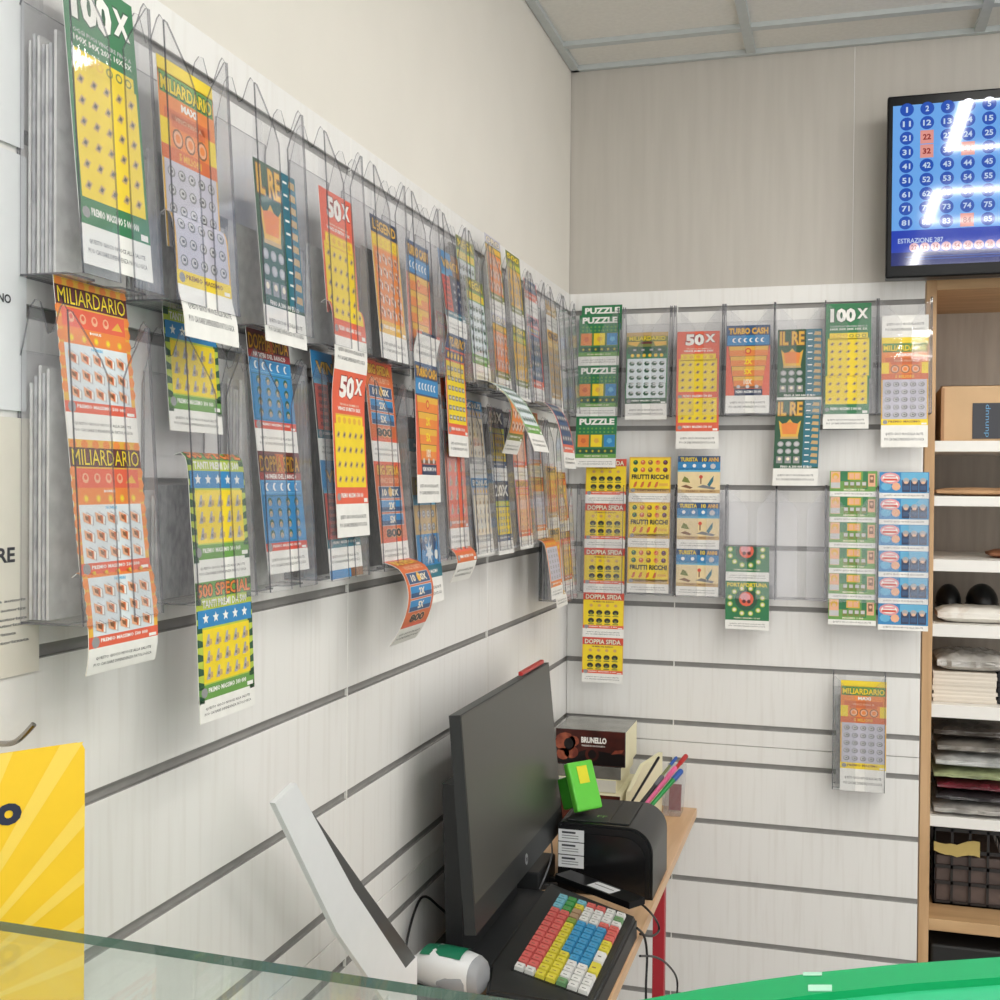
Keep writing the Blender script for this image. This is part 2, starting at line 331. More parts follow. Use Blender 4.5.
    d = DES['mega'] = D(W, .235); d.rect(0, 0, 1, 1, 'green'); d.rect(0, 0, 1, .17, 'olive', 1); d.rect(0, 0, 1, .045, 'tan', 2); d.l = 2; d.otext('MILIARDARIO', .06, .04, .94, .09, 'yellow', 'dgreen', .03)
    d.rect(.35, .10, .62, .125, 'maroon', 2); d.add([(.04, .10), (.33, .10), (.25, .15), (.04, .13)], 'gold', 2); d.add([(.65, .10), (.96, .10), (.96, .14), (.7, .15)], 'gold', 2)
    d.rect(.03, .155, .97, .235, 'dgreen', 2); d.grid(.1, .165, .9, .215, 4, 1, 'mark', 3); d.grid(.08, .225, .92, .275, 6, 1, 'dot', 3); d.rect(.03, .285, .97, .77, 'ice', 2); d.grid(.05, .30, .95, .76, 5, 6, 'dark')
    d.band(.775, .83, 'dgreen', 'PREMIO MASSIMO 2 000 000'); d.stub(.83)

    d = DES['puzzle'] = D(W, .130); d.rect(0, 0, 1, 1, 'green'); d.text('PUZZLE', .08, .045, .94, .17, 'white', .05, 2)
    for j in range(2):
        for i in range(9): d.disc(.1+i*.1, .24+j*.07, .026, 'lgreen', 6, 1, 1)
    for i, c in enumerate(('orange', 'yellow', 'blue')):
        d.rect(.04+i*.32, .355, .34+i*.32, .61, 'olive', 1); d.rect(.055+i*.32, .365, .325+i*.32, .60, c, 2); d.disc(.19+i*.32, .48, .07, ('dorange', 'gold', 'lblue')[i], 5, 1, 3, .4)
    d.rect(.03, .635, .97, .73, 'dgreen', 1)
    for i in range(6): d.disc(.12+i*.153, .682, .038, 'olive', 7, 1, 2); d.disc(.12+i*.153, .682, .018, 'yellow', 5, 1, 3)
    d.rect(.0, .74, 1, .82, 'lgreen', 1); d.text('PREMIO MASSIMO 10 000', .22, .765, .8, .795, 'cream', .02, 2, 1); d.stub(.82)

    d = DES['duel_yellow'] = D(W, .1135); d.rect(0, 0, 1, 1, 'gold'); d.rect(0, 0, 1, .16, 'red', 1); d.rect(.02, .17, .98, .72, 'yellow', 1); d.l = 2; d.otext('DOPPIA SFIDA', .06, .04, .94, .145, 'cream', 'dred', .03)
    d.text('NUMERI DEL BANCO', .24, .185, .76, .22, 'brown', .03, 2, 1)
    for i in range(4): d.disc(.2+i*.2, .285, .05, 'gold', 8, .9, 2); d.disc(.2+i*.2, .285, .03, 'tan', 6, .9, 3)
    d.grid(.1, .36, .9, .72, 4, 2, 'shoe'); d.band(.73, .80, 'redor', 'PREMIO MASSIMO 5 000'); d.stub(.80)

    d = DES['fruit'] = D(W, .114); d.rect(0, 0, 1, 1, 'gold'); d.rect(.03, .03, .97, .74, 'yellow', 1)
    for j in range(2):
        for i, c in enumerate(('dgreen', 'dorange', 'brown', 'orange', 'maroon')): d.disc(.15+i*.18, .12+j*.165, .06, c, 9, 1, 2); d.disc(.14+i*.18, .10+j*.165, .025, ('lgreen', 'peach', 'gold', 'red', 'purple')[i], 6, 1, 3)
    d.text('FRUTTI RICCHI', .06, .385, .95, .495, 'black', .05, 2)
    for i in range(4): d.add([(.1+i*.17, .66), (.14+i*.17, .56), (.2+i*.17, .54), (.18+i*.17, .64), (.13+i*.17, .68)], 'dorange', 2)
    d.rect(.72, .58, .94, .64, 'gold', 2); d.rect(.03, .70, .97, .79, 'tan', 1); d.disc(.1, .74, .05, 'grey', 8, 1, 2); d.text('PREMIO MASSIMO 5 000', .2, .725, .9, .76, 'brown', .02, 2, 1); d.stub(.80)

    d = DES['beach'] = D(W, .116); d.rect(0, 0, 1, 1, 'sand'); d.rect(0, 0, 1, .13, 'dblue', 1); d.rect(0, .12, 1, .30, 'blue', 1); d.rect(0, .27, 1, .34, 'lblue', 1)
    d.text('TURISTA', .06, .03, .47, .12, 'yellow', .04, 2); d.text('10', .57, .03, .68, .12, 'yellow', .04, 2); d.text('ANNI', .72, .03, .96, .12, 'gold', .04, 2)
    for i in range(3): d.disc(.16+i*.23, .21, .045, 'white', 7, 1, 2, .3)
    d.disc(.83, .22, .065, 'lgrey', 9, 1, 2)
    d.add([(.1, .55), (.16, .44), (.24, .48), (.3, .58), (.2, .57)], 'olive', 2); d.add([(.08, .66), (.2, .62), (.36, .68), (.3, .71)], 'brown', 2); d.add([(.46, .67), (.6, .62), (.9, .68), (.86, .72)], 'mgrey', 2)
    d.add([(.7, .62), (.78, .5), (.85, .42), (.84, .54), (.76, .66)], 'teal', 2); d.disc(.55, .45, .045, 'red', 8, 1, 2); d.rect(.535, .48, .565, .6, 'brown', 2)
    d.rect(0, .725, 1, .80, 'tan', 1); d.text('PREMIO MASSIMO', .2, .74, .9, .775, 'brown', .02, 2, 1); d.stub(.80)

    d = DES['lucky'] = D(W, .118); d.rect(0, 0, 1, 1, 'green'); d.text('PORTAFORTUNA', .04, .035, .96, .12, 'yellow', .04, 2); d.disc(.48, .38, .26, 'dgreen', 14, 1, 1); d.disc(.48, .37, .17, 'redor', 12, 1, 2); d.disc(.46, .33, .12, 'pink', 10, .8, 3); d.disc(.43, .42, .045, 'maroon', 7, 1, 4); d.disc(.54, .42, .045, 'maroon', 7, 1, 4)
    for i in range(12):
        a = i/12*2*PI+.26; u, v = .48+.385*math.cos(a), .41+.265*math.sin(a)
        if v > .15: d.disc(u, v, .06, 'ygreen', 9, 1, 2); d.disc(u, v, .038, 'cream', 7, 1, 3)
    d.text('PREMIO MASSIMO 10 000', .2, .75, .8, .78, 'cream', .02, 2, 1); d.stub(.81)

    d = DES['card_green'] = D(.112, .0615); d.rect(0, 0, 1, 1, 'lgreen'); d.rect(.22, .0, .42, .4, 'green', 1); d.rect(.7, 0, .8, .7, 'green', 1); d.rect(.02, .02, .22, .68, 'peach', 1); d.disc(.12, .2, .075, 'gold', 9, 1, 2); d.disc(.12, .25, .045, 'skin', 8, 1, 3)
    d.rect(.38, .05, .66, .34, 'gold', 2); d.rect(.41, .09, .51, .30, 'peach', 3); d.rect(.53, .09, .63, .30, 'peach', 3); d.rect(.81, .1, .96, .6, 'peach', 2); d.rect(.84, .16, .93, .45, 'brown', 3); d.disc(.885, .28, .035, 'skin', 7, 1, 4)
    for i in range(4): d.rect(.3+i*.125, .40, .4+i*.125, .66, 'olive', 2); d.rect(.31+i*.125, .43, .39+i*.125, .56, 'lgrey', 3)
    d.rect(.02, .45, .22, .66, 'lgrey', 2); d.text('MASSIMO 1 000', .3, .69, .74, .77, 'cream', .03, 2, 1); d.rect(0, .80, 1, 1, 'stub', 1); d.text('QUESTO GIOCO NUOCE ALLA SALUTE', .1, .86, .9, .93, 'ink', .01, 2, 1)
    d = DES['card_blue'] = D(.112, .0625); d.rect(0, 0, 1, 1, 'blue'); d.disc(.22, .24, .2, 'pink', 12, .62, 1); d.disc(.22, .24, .165, 'white', 10, .5, 2); d.rect(.10, .14, .34, .21, 'pink', 3); d.rect(.08, .25, .36, .33, 'red', 3); d.disc(.14, .55, .11, 'lblue', 8, .8, 1); d.disc(.34, .55, .09, 'peach', 8, 1, 1); d.rect(.44, .02, .98, .3, 'lblue', 1)
    for i in range(3): d.rect(.46+i*.17, .3, .62+i*.17, .76, 'navy', 2); d.disc(.54+i*.17, .32, .065, 'silver', 8, .9, 3); d.disc(.54+i*.17, .40, .045, 'skin', 7, .7, 4); d.rect(.48+i*.17, .52, .6+i*.17, .68, 'dblue', 3)
    d.rect(0, .80, 1, 1, 'stub', 1); d.text('QUESTO GIOCO NUOCE ALLA SALUTE', .1, .86, .9, .93, 'ink', .01, 2, 1)

    def generic(name, h, bg, title, tc, tb, box, items, n, extra=None, stub=.82, tl=.12):
        d = DES[name] = D(W, h); d.rect(0, 0, 1, 1, bg); d.rect(0, 0, 1, tl, tb, 1); d.l = 2
        if title: d.otext(title, .08, tl*.2, .92, tl*.82, tc, 'black', .03)
        d.rect(.05, tl+.10, .95, stub-.09, box, 1); d.grid(.07, tl+.12, .93, stub-.10, n[0], n[1], items)
        if extra: d.rect(.03, tl+.015, .97, tl+.085, extra, 1); d.grid(.08, tl+.015, .92, tl+.085, 5, 1, 'dot', 3)
        d.band(stub-.08, stub, bg if bg != 'white' else 'redor', 'PREMIO MASSIMO 100 000'); d.stub(stub)
    generic('dark_gold', .205, 'gold', 'LEGEND', 'gold', 'navy', 'orange', 'note', (4, 5), 'yellow')
    generic('grid_yellow', .205, 'redor', 'TURBO', 'gold', 'dblue', 'yellow', 'mark', (5, 6), 'dblue')
    generic('pale_grid', .19, 'lgreen', 'MEGA', 'yellow', 'olive', 'ice', 'dark', (5, 5), 'yellow')
    generic('amber_grid', .15, 'olive', 'ORO', 'cream', 'lilac', 'orange', 'note', (4, 3), 'gold')
    generic('leaf_gold', .15, 'olive', '500', 'yellow', 'olive', 'gold', 'bag', (4, 3), 'ygreen')
    generic('blue_rose', .19, 'redor', 'SFIDA', 'dblue', 'pink', 'dblue', 'mark', (4, 4), 'blue')
    generic('tan_print', .19, 'tan', 'ORO', 'brown', 'gold', 'tan', 'coin', (4, 5), 'sand')
    generic('ornate_red', .20, 'dorange', 'MAGIC', 'gold', 'redor', 'redor', 'bag', (3, 4), 'orange')
    generic('twenty', .142, 'dblue', '20X', 'white', 'navy', 'yellow', 'mark', (5, 4), 'ygreen', tl=.26)
    generic('red_bars', .142, 'redor', 'BINGO', 'gold', 'pink', 'peach', 'note', (2, 5), 'pink')
    generic('orange_bars', .142, 'orange', 'SETTE', 'gold', 'dorange', 'lilac', 'mark', (4, 6), 'orange')
    generic('brass', .142, 'tan', 'ORO', 'black', 'gold', 'orange', 'dot', (3, 4), 'gold')
    generic('rust', .142, 'dorange', 'RE', 'gold', 'dred', 'tan', 'dot', (3, 4), 'red')
    generic('grey_print', .142, 'silver', 'BONUS', 'white', 'blue', 'cream', 'bag', (4, 4), 'lilac')
    d = DES['island'] = D(W, .20); d.rect(0, 0, 1, 1, 'blue'); d.rect(0, 0, 1, .14, 'tan', 1); d.l = 2; d.otext('ISOLA', .15, .02, .85, .065, 'yellow', 'olive', .03); d.otext('RICCA', .15, .075, .85, .125, 'yellow', 'olive', .03)
    d.rect(0, .14, 1, .22, 'lblue', 1); d.rect(0, .22, 1, .45, 'tan', 1); d.grid(.1, .24, .9, .55, 4, 3, 'coin', 2); d.disc(.25, .55, .12, 'dblue', 8, 1, 3); d.disc(.7, .52, .14, 'dblue', 8, 1, 3); d.star(.5, .6, .2, 'ice', 7, .4, 4); d.disc(.25, .62, .1, 'blue', 9, 1, 4); d.disc(.8, .62, .08, 'white', 8, 1, 4)
    d.rect(0, .7, 1, .80, 'teal', 5); d.text('PREMIO MASSIMO', .2, .735, .8, .765, 'white', .03, 6, 1); d.stub(.80)
build_designs()

# ------------------------------------------------------------------ bending a printed ticket along a hanging path
class Path:
    def __init__(s, pts, length):
        P = [Vector((a, b, 0)) for a, b in pts]
        if len(P) > 2: P = spline(P, 10)
        s.straight = len(pts) == 2
        s.P = P; s.S = [0]
        for i in range(1, len(P)): s.S.append(s.S[-1]+(P[i]-P[i-1]).length)
        s.length = length
    def ev(s, q):
        if len(s.P) == 2: i = 0
        else:
            i = 0
            while i < len(s.P)-2 and s.S[i+1] < q: i += 1
        t = (s.P[i+1]-s.P[i]); L = t.length or 1e-6; t = t/L
        p = s.P[i]+t*(q-s.S[i])
        return p, t
def clip_v(P, a, up):
    out = []; n = len(P)
    for i in range(n):
        p, q = P[i], P[(i+1) % n]; ip = (p[1] >= a) if up else (p[1] <= a); iq = (q[1] >= a) if up else (q[1] <= a)
        if ip: out.append(p)
        if ip != iq:
            t = (a-p[1])/(q[1]-p[1]); out.append((p[0]+t*(q[0]-p[0]), a))
    return out
BACKM = None
def ticket_mesh(design, va, vb, path, s0, skew=0., width=None):
    d = DES[design]; w = width or d.w; mb = MB()
    def pt(u, v, l):
        s = s0+(v-va)*d.h; p, t = path.ev(s); off = .0003+.00012*l
        return ((u-.5)*w+skew*s, -(p.x-t.y*off), p.y+t.x*off)
    step = 2.0 if path.straight else .007/d.h
    cuts = [va]
    while cuts[-1]+step < vb: cuts.append(cuts[-1]+step)
    cuts.append(vb)
    for i in range(len(cuts)-1):
        a, b = cuts[i], cuts[i+1]
        A = pt(0, a, -5.5), pt(1, a, -5.5), pt(1, b, -5.5), pt(0, b, -5.5); mb.poly(A, ink('silver'))
        B = pt(0, a, 0), pt(1, a, 0), pt(1, b, 0), pt(0, b, 0)
        for k, q in ((0, 3), (1, 2)): mb.poly((A[k], B[k], B[q], A[q]), ink('stub'))
    for l, c, P in d.p:
        lo, hi = min(p[1] for p in P), max(p[1] for p in P)
        if hi <= va or lo >= vb: continue
        if len(P) > 2 and path.straight:
            Q = P if lo >= va and hi <= vb else clip_v(clip_v(P, va, True), vb, False)
            if len(Q) > 2: mb.poly([pt(u, v, l) for u, v in reversed(Q)], ink(c))
        else:
            for i in range(len(cuts)-1):
                a, b = cuts[i], cuts[i+1]
                if hi <= a or lo >= b: continue
                Q = P if lo >= a and hi <= b else clip_v(clip_v(P, a, True), b, False)
                if len(Q) > 2: mb.poly([pt(u, v, l) for u, v in reversed(Q)], ink(c))
    me = mb.data('ticket')
    return me

# ------------------------------------------------------------------ acrylic ticket holder (local x = width, -y = out of the wall, z = up, 0 = top)
ACR = clear_mat('clear_acrylic', (.978, .978, .983), refl=.8, haze=.05, hazec=(.84, .84, .86))
EDGE = clear_mat('acrylic_cut_edge', (.45, .45, .48), refl=.6, haze=.15, hazec=(.45, .45, .48))  # grey tint stands in for internal reflection in the cut edges
HW, HD, HH = .1212, .050, .272
WEDGE = .017                                     # the pocket is deeper at its foot
def wd(z): return HD+WEDGE*min(1., max(0., -z/HH))
def lean(mb, pts):
    n = len(pts); F = [(x, -wd(z)-.002, z) for x, z in pts]; K = [(x, -wd(z), z) for x, z in pts]
    mb.poly(F, ACR); mb.poly(K[::-1], ACR)
    for i in range(n): j = (i+1) % n; mb.poly([F[i], K[i], K[j], F[j]], EDGE)
def holder_meshes():
    M = {}
    mb = MB(); mb.prism([(.002, -.035), (HW-.002, -.035), (HW-.002, -HH), (.002, -HH)], 1, -.0035, -.0015, ACR, EDGE); M['back_panel'] = [(mb.data('back_panel'), 0)]
    prof = [(-.001, -.048), (-.006, -.028), (-.013, .002), (-.018, .008), (-.023, .006), (-.0265, -.006), (-.031, -.022), (-.036, -.020), (-.043, .0), (-.046, .004), (-HD, -.002), (-HD-WEDGE, -HH), (-.001, -HH)]
    side = []
    for x in (0, HW-.0022):
        mb = MB(); mb.prism(prof, 0, x, x+.0022, ACR, EDGE); side.append((mb.data('side_panel'), 0))
    M['side_panel'] = side
    fr = []
    xa, xb = HW*.44, HW*.62
    mb = MB(); lean(mb, [(.0, -.002), (.006, -.003), (xa-.01, -.04), (xa, -.056), (xa, -HH), (0, -HH)]); fr.append((mb.data('front_panel'), 0))
    mb = MB(); lean(mb, [(HW, -.002), (HW-.006, -.003), (xb+.01, -.04), (xb, -.056), (xb, -HH), (HW, -HH)]); fr.append((mb.data('front_panel'), 0))
    M['front_panel'] = fr
    mb = MB(); mb.prism([(.002, -.003), (HW-.002, -.003), (HW-.002, -.050), (HW*.66, -.050), (HW*.6, -.036), (HW*.4, -.036), (HW*.34, -.050), (.002, -.050)], 2, -HH, -HH+.002, ACR, EDGE); M['bottom_ledge'] = [(mb.data('bottom_ledge'), 0)]
    M['hanger_hook'] = []
    for x in (.012, HW-.03):
        mb = MB(); mb.box(x, -.004, -.037, x+.018, .004, -.005, ACR); M['hanger_hook'].append((mb.data('hanger_hook'), 0))
    return M
HM = holder_meshes()
def place_holder(wall, pos, z, label, group):
    loc = (pos, 0, z) if wall == 'B' else (0, pos, z)
    r = empty('ticket_holder', loc, 0 if wall == 'B' else PI/2)
    tag(r, label, 'ticket holder', group)
    for nm, L in HM.items():
        for me, _ in L: link(nm, me, r)
    return r

GREYP = mat('folded_ticket_back', (196, 196, 198), .6, noise=.5, nscale=55, stretch=(3, 1, 1.4), rgb2=(158, 158, 163))
GREYL = mat('folded_ticket_paper', (226, 225, 222), .6, noise=.2, nscale=70)
GREYD = mat('folded_ticket_dark_shaded_back', (92, 86, 84), .6, noise=.5, nscale=55, stretch=(3, 1, 1.4), rgb2=(48, 46, 48))  # dark printed backs; the tone also carries the dim light between holders
def stack_mesh(h, n, dark=False):
    mb = MB()
    for i in range(n):
        d = .006+i*.0042; k = random.uniform(-.012, .004) if i < n-1 else 0; x = random.uniform(-.0015, .0015)
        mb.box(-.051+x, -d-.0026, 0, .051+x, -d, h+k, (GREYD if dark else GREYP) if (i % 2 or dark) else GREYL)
    return mb.data('folded_stack')

def place_strip(wall, cx, label, group, runs, stack=None, zb=None):
    """runs: (z_top, [(d, z below top)...], [(design, v0, v1)...], skew, x shift, width)"""
    z0 = min(r[0]-sum(DES[p[0]].h*(p[2]-p[1]) for p in r[2]) for r in runs)
    loc = (cx, 0, z0) if wall == 'B' else (0, cx, z0)
    root = empty('ticket_strip', loc, 0 if wall == 'B' else PI/2); tag(root, label, 'ticket strip', group)
    for r in runs:
        zt, pts, pieces = r[0], r[1], r[2]; skew = r[3] if len(r) > 3 else 0.; xs = r[4] if len(r) > 4 else 0.; wd = r[5] if len(r) > 5 else None
        L = sum(DES[p[0]].h*(p[2]-p[1]) for p in pieces); path = Path([(a+WEDGE*min(1., max(0., ((zb+HH)-(zt-b))/HH))*min(1., (a-.004)/.040), zt-z0-b) for a, b in pts], L); s = 0
        for nm, va, vb in pieces:
            o = link('ticket', ticket_mesh(nm, va, vb, path, s, skew, wd), root, (xs, 0, 0)); s += DES[nm].h*(vb-va)
    if stack:
        ztop, n = stack[0], stack[1]
        dm = min(min(a for a, b in r[1]) for r in runs); n = max(1, min(n, int((dm-.0075)/.0042)))
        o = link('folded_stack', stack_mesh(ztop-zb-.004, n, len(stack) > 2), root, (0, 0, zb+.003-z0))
    return root

exec_order = []
# ================================================================== THE SETTING
slatm = mat('whitewashed_wood', (235, 234, 231), .42, noise=.1, nscale=9, stretch=(9, 9, .5), rgb2=(228, 226, 222), detail=7, contrast=(.28, .5))
groovem = mat('groove_aluminium', (150, 149, 146), .5, noise=.1)
grooved = mat('groove_back', (150, 148, 145), .6, noise=.1)
wallm = mat('cream_wall_paint', (226, 222, 213), .8, noise=.03, nscale=6)
upperm = mat('grey_wood_panel', (192, 187, 179), .55, nscale=7, stretch=(7, 7, .5), rgb2=(186, 181, 173), detail=7, contrast=(.3, .62))
ceilm = mat('ceiling_tile', (232, 230, 224), .9, noise=.05, nscale=90)
barm = mat('ceiling_bar', (196, 202, 202), .5, noise=.05)
floorm = mat('floor_tile', (120, 112, 102), .5, noise=.2, nscale=5)
seamm = mat('joint_white', (238, 237, 232), .5, noise=.02)
ZC = 2.676
GU = [2.05-.15*k for k in range(8)]; GL = [.905-.15*k for k in range(6)]; SEAM = .9525; GH = .0062; TOP = 2.1
def struct(o): o['kind'] = 'structure'; return o
def slat(name, along0, along1, wall, seams):
    """grooved slat panel: boards with recessed aluminium channels, along the left (x=0) or back (y=0) wall"""
    mb = MB(); edges = [TOP]+[e for g in GU for e in (g+GH, g-GH)]
    rows = [(edges[i+1], edges[i]) for i in range(0, len(edges)-1, 2)]
    rows.append((SEAM+.0008, edges[-1])); e2 = [SEAM-.0008]+[e for g in GL for e in (g+GH, g-GH)]+[.0]
    rows += [(e2[i+1], e2[i]) for i in range(0, len(e2)-1, 2)]
    def bx(a0, a1, z0, z1, d0, d1, m, bev=0.):
        if wall == 'L': mb.box(-d1, a0, z0, -d0, a1, z1, m, bev)
        else: mb.box(a0, d0, z0, a1, d1, z1, m, bev)
    brk = [along0]+sorted(seams)+[along1]
    for z0, z1 in rows:
        for i in range(len(brk)-1): bx(brk[i]+.0004, brk[i+1]-.0004, z0, z1, 0, .014, slatm, .0008)
    for g in GU+GL:
        bx(along0, along1, g-GH-.002, g+GH+.002, .0052, .013, grooved)
        bx(along0, along1, g-GH-.0002, g-GH+.0009, .0004, .0055, groovem); bx(along0, along1, g+GH-.0009, g+GH+.0002, .0004, .0055, groovem)
    bx(along0, along1, 0, TOP, .014, .018, groovem)
    o = mb.build(name); struct(o)
    for s in seams:
        m2 = MB()
        bx2 = (lambda *a: m2.box(*a))
        if wall == 'L': m2.box(-.004, s-.0012, 0, .0004, s+.0012, TOP, seamm)
        else: m2.box(s-.0012, -.0004, 0, s+.0012, .004, TOP, seamm)
        m2.build('panel_joint', o)
    return o
slat('trim_1', -4.2, 0, 'L', [-1.414, -.717])
slat('trim_2', .0, .872, 'B', [.280])
mb = MB(); mb.box(-.06, -4.2, 0, -.018, .06, ZC+.05, wallm); mb.box(-.018, -4.2, TOP, -.002, 0.0, ZC+.05, wallm); struct(mb.build('wall_left'))
mb = MB(); mb.box(-.018, .004, TOP, .7035, .03, ZC+.05, upperm); mb.box(.7045, .004, TOP, 3.2, .03, ZC+.05, upperm); mb.box(-.018, .018, 0, .872, .03, TOP, wallm); mb.box(1.62, .004, 0, 3.2, .03, TOP, upperm); struct(mb.build('wall_back'))
mb = MB(); mb.box(-.1, -4.6, -.05, 3.4, .6, 0, floorm); struct(mb.build('floor'))
# suspended ceiling: tiles and T-bars
XB = [.457+.5275*k for k in range(0, 6)]; YB = [-.167-.527*k for k in range(0, 9)]
mb = MB(); mb.box(-.02, -4.4, ZC+.012, 3.2, .03, ZC+.03, ceilm); ce = mb.build('ceiling'); struct(ce)
mb = MB()
for x in XB: mb.box(x-.0115, -4.4, ZC, x+.0115, .002, ZC+.012, barm)
for y in YB: mb.box(-.0, y-.0115, ZC+.0005, 3.2, y+.0115, ZC+.012, barm)
mb.box(0, -4.4, ZC-.001, .02, .002, ZC+.012, barm); mb.box(0, -.012, ZC-.001, 3.2, .002, ZC+.012, barm)
mb.build('ceiling_bars', ce)

# luminous frame lamps set into the ceiling tiles
lampm = mat('lamp_diffuser', (255, 252, 246), .5, emis=60.)
housem = mat('lamp_housing', (225, 225, 222), .5)
def lamp(x0, y0, label):
    x1, y1 = x0+.5275, y0+.527; t = .03
    r = empty('ceiling_lamp', ((x0+x1)/2, (y0+y1)/2, ZC)); tag(r, label, 'ceiling lamp', 'square frame ceiling lamps')
    cx, cy = (x0+x1)/2, (y0+y1)/2
    m = MB(); a, b = .5275/2-.006, .527/2-.006
    for bx in ((-a, -b, a, -b+t), (-a, b-t, a, b), (-a, -b+t, -a+t, b-t), (a-t, -b+t, a, b-t)): m.box(bx[0], bx[1], -.006, bx[2], bx[3], -.001, lampm)
    m.build('diffuser', r)
    m = MB(); m.box(-a+t, -b+t, -.005, a-t, b-t, -.001, housem); m.build('centre_panel', r)
lamp(XB[1], YB[2], 'square frame ceiling lamp nearest the wall screen'); lamp(XB[1], YB[4], 'square frame ceiling lamp in the middle of the row over the counter'); lamp(XB[1], YB[6], 'square frame ceiling lamp of the row over the counter farthest from the screen')
lamp(XB[3], YB[3], 'square frame ceiling lamp in the second row, nearer the screen wall'); lamp(XB[3], YB[6], 'square frame ceiling lamp in the second row, far from the screen wall')
w = bpy.data.worlds.new('world'); S.world = w; w.use_nodes = True
wn = w.node_tree; wb = wn.nodes['Background']; wb.inputs['Color'].default_value = (1, .985, .968, 1)
tcw = wn.nodes.new('ShaderNodeTexCoord'); sx = wn.nodes.new('ShaderNodeSeparateXYZ'); mr = wn.nodes.new('ShaderNodeMapRange')   # brightness added behind the camera to lift the back wall, no known source
mr.inputs['From Min'].default_value = -1.; mr.inputs['From Max'].default_value = .2; mr.inputs['To Min'].default_value = 2.3; mr.inputs['To Max'].default_value = .7
wn.links.new(tcw.outputs['Generated'], sx.inputs[0]); wn.links.new(sx.outputs['Y'], mr.inputs['Value']); wn.links.new(mr.outputs[0], wb.inputs['Strength'])

# ================================================================== TICKET HOLDERS AND TICKET STRIPS
def zL(px, py, d): return at(px, py, 0, d).z
def zB(px, py, d): return at(px, py, 1, -d).z
def ph(name): return DES[name].h
UP, LO = 2.05, 1.75
LX = {'L1': 65, 'L2': 161, 'L3': 252, 'L4': 322, 'L5': 371.5, 'L6': 409.7, 'L7': 441, 'L8': 467, 'L9': 490, 'L10': 511, 'L11': 529, 'L12': 549, 'L13': 562.5,
      'M1': 66, 'M2': 184, 'M3': 257, 'M4': 320, 'M5': 373.5, 'M6': 412, 'M7': 442, 'M8': 470, 'M9': 492, 'M10': 514, 'M11': 530.5, 'M12': 546, 'M13': 560}
LY = {k: at(v, 320 if k[0] == 'L' else 450, 0, HD).y for k, v in LX.items()}
def fix(keys):                                   # neighbours must not run into each other
    for a, b in zip(keys, keys[1:]):
        if LY[b]-LY[a] < HW+.003: LY[b] = LY[a]+HW+.003
fix(['L%d' % i for i in range(1, 14)]); fix(['M%d' % i for i in range(1, 13)])
def LZ(k): return (UP if k[0] == 'L' else LO) if k != 'M13' else 1.60
HG = {'L': 'clear ticket holders in the upper row on the left wall', 'M': 'clear ticket holders in the lower row on the left wall'}
SG = {'L': 'ticket strips in the upper row on the left wall', 'M': 'ticket strips in the lower row on the left wall'}
def left(k, hl, sl, runs, stack=None):
    place_holder('L', LY[k], LZ(k), hl, HG[k[0]])
    if sl:
        c = LY[k]+HW*.5
        place_strip('L', c, sl, SG[k[0]], runs, stack, LZ(k)-HH)
V = lambda d0, d1, n: [(d0, 0), (d1, n)]
FOLD = [(.034, .004), (.040, 0), (.0445, .010), (.0460, .04), (.0465, .12), (.0475, .3)]
T = 'clear holder, upper row of left wall, '
zb1 = zL(153, 285, .061)
left('L1', T+'nearest the camera, with the big green ticket', 'big green ticket with white number title and yellow grid, upper row nearest the camera',
     [(zb1+ph('green_hundred'), V(.037, .0455, .26), [('green_hundred', 0, 1)])], (1.99, 7))
zs = zL(185, 350, 0.0630)
left('L2', T+'second from the camera', 'yellow and orange ticket strip with lilac grid and a long white end, upper row',
     [(zL(151, 48, .040), V(.036, .041, .26), [('maxi', 0, .72)]), (zs+ph('maxi')*.52, [(.034, .004), (.040, 0), (.0445, .010), (.0460, .04), (.0465, .075), (.053, .11), (.056, .2)], [('maxi', .48, 1)], .01)], (1.93, 6))
left('L3', T+'around the first crown ticket', 'dark green ticket with gold crown and teal column, upper row of left wall',
     [(zL(255, 158, .044), V(.040, .0455, .2), [('crown', 0, 1)])], (1.9, 3))
zs = zL(350, 546, 0.0660)
left('L4', T+'with the long red strip', 'red and yellow ticket strip hanging far below its holder into the lower row',
     [(zL(326, 190, .038), V(.036, .041, .2), [('red_fifty', 0, .75)]), (zs+ph('red_fifty')*1.46, [(.034, .004), (.040, 0), (.0445, .010), (.0460, .04), (.0465, .075), (.0430, .12), (.0440, .18), (.0520, .34)], [('red_fifty', .54, 1), ('red_fifty', 0, 1)], .02)], (1.91, 5))
left('L5', T+'right after the one with the long red strip', 'ticket with dark gold title and orange grid, upper row of left wall',
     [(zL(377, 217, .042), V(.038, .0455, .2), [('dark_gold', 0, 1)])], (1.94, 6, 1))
zs = zL(411, 504, 0.0660)
left('L6', T+'with a blue-topped orange strip', 'orange ticket strip with blue title band hanging below the upper row of left wall',
     [(zL(413, 241, .040), V(.034, .0352, .2), [('turbo', 0, 1)]), (zs+ph('turbo')*1.22, [(.0455, 0), (.0450, .008), (.0405, .03), (.0410, .08), (.0475, .27)], [('turbo', .78, 1), ('turbo', 0, 1)], -.02)], (1.94, 4))
zs = zL(443, 457, 0.0640)
left('L7', T+'with the dark blue and yellow strip hanging out', 'ticket strip with blue band and yellow grid hanging just right of the orange one',
     [(zs+ph('grid_yellow')+ph('win_blue'), [(.036, 0), (.0455, .115), (.0462, .14), (.0405, .175), (.0410, .23), (.0475, .36)], [('win_blue', 0, 1), ('grid_yellow', 0, 1)])], (1.92, 5))
zs = zL(466, 380, 0.0620)
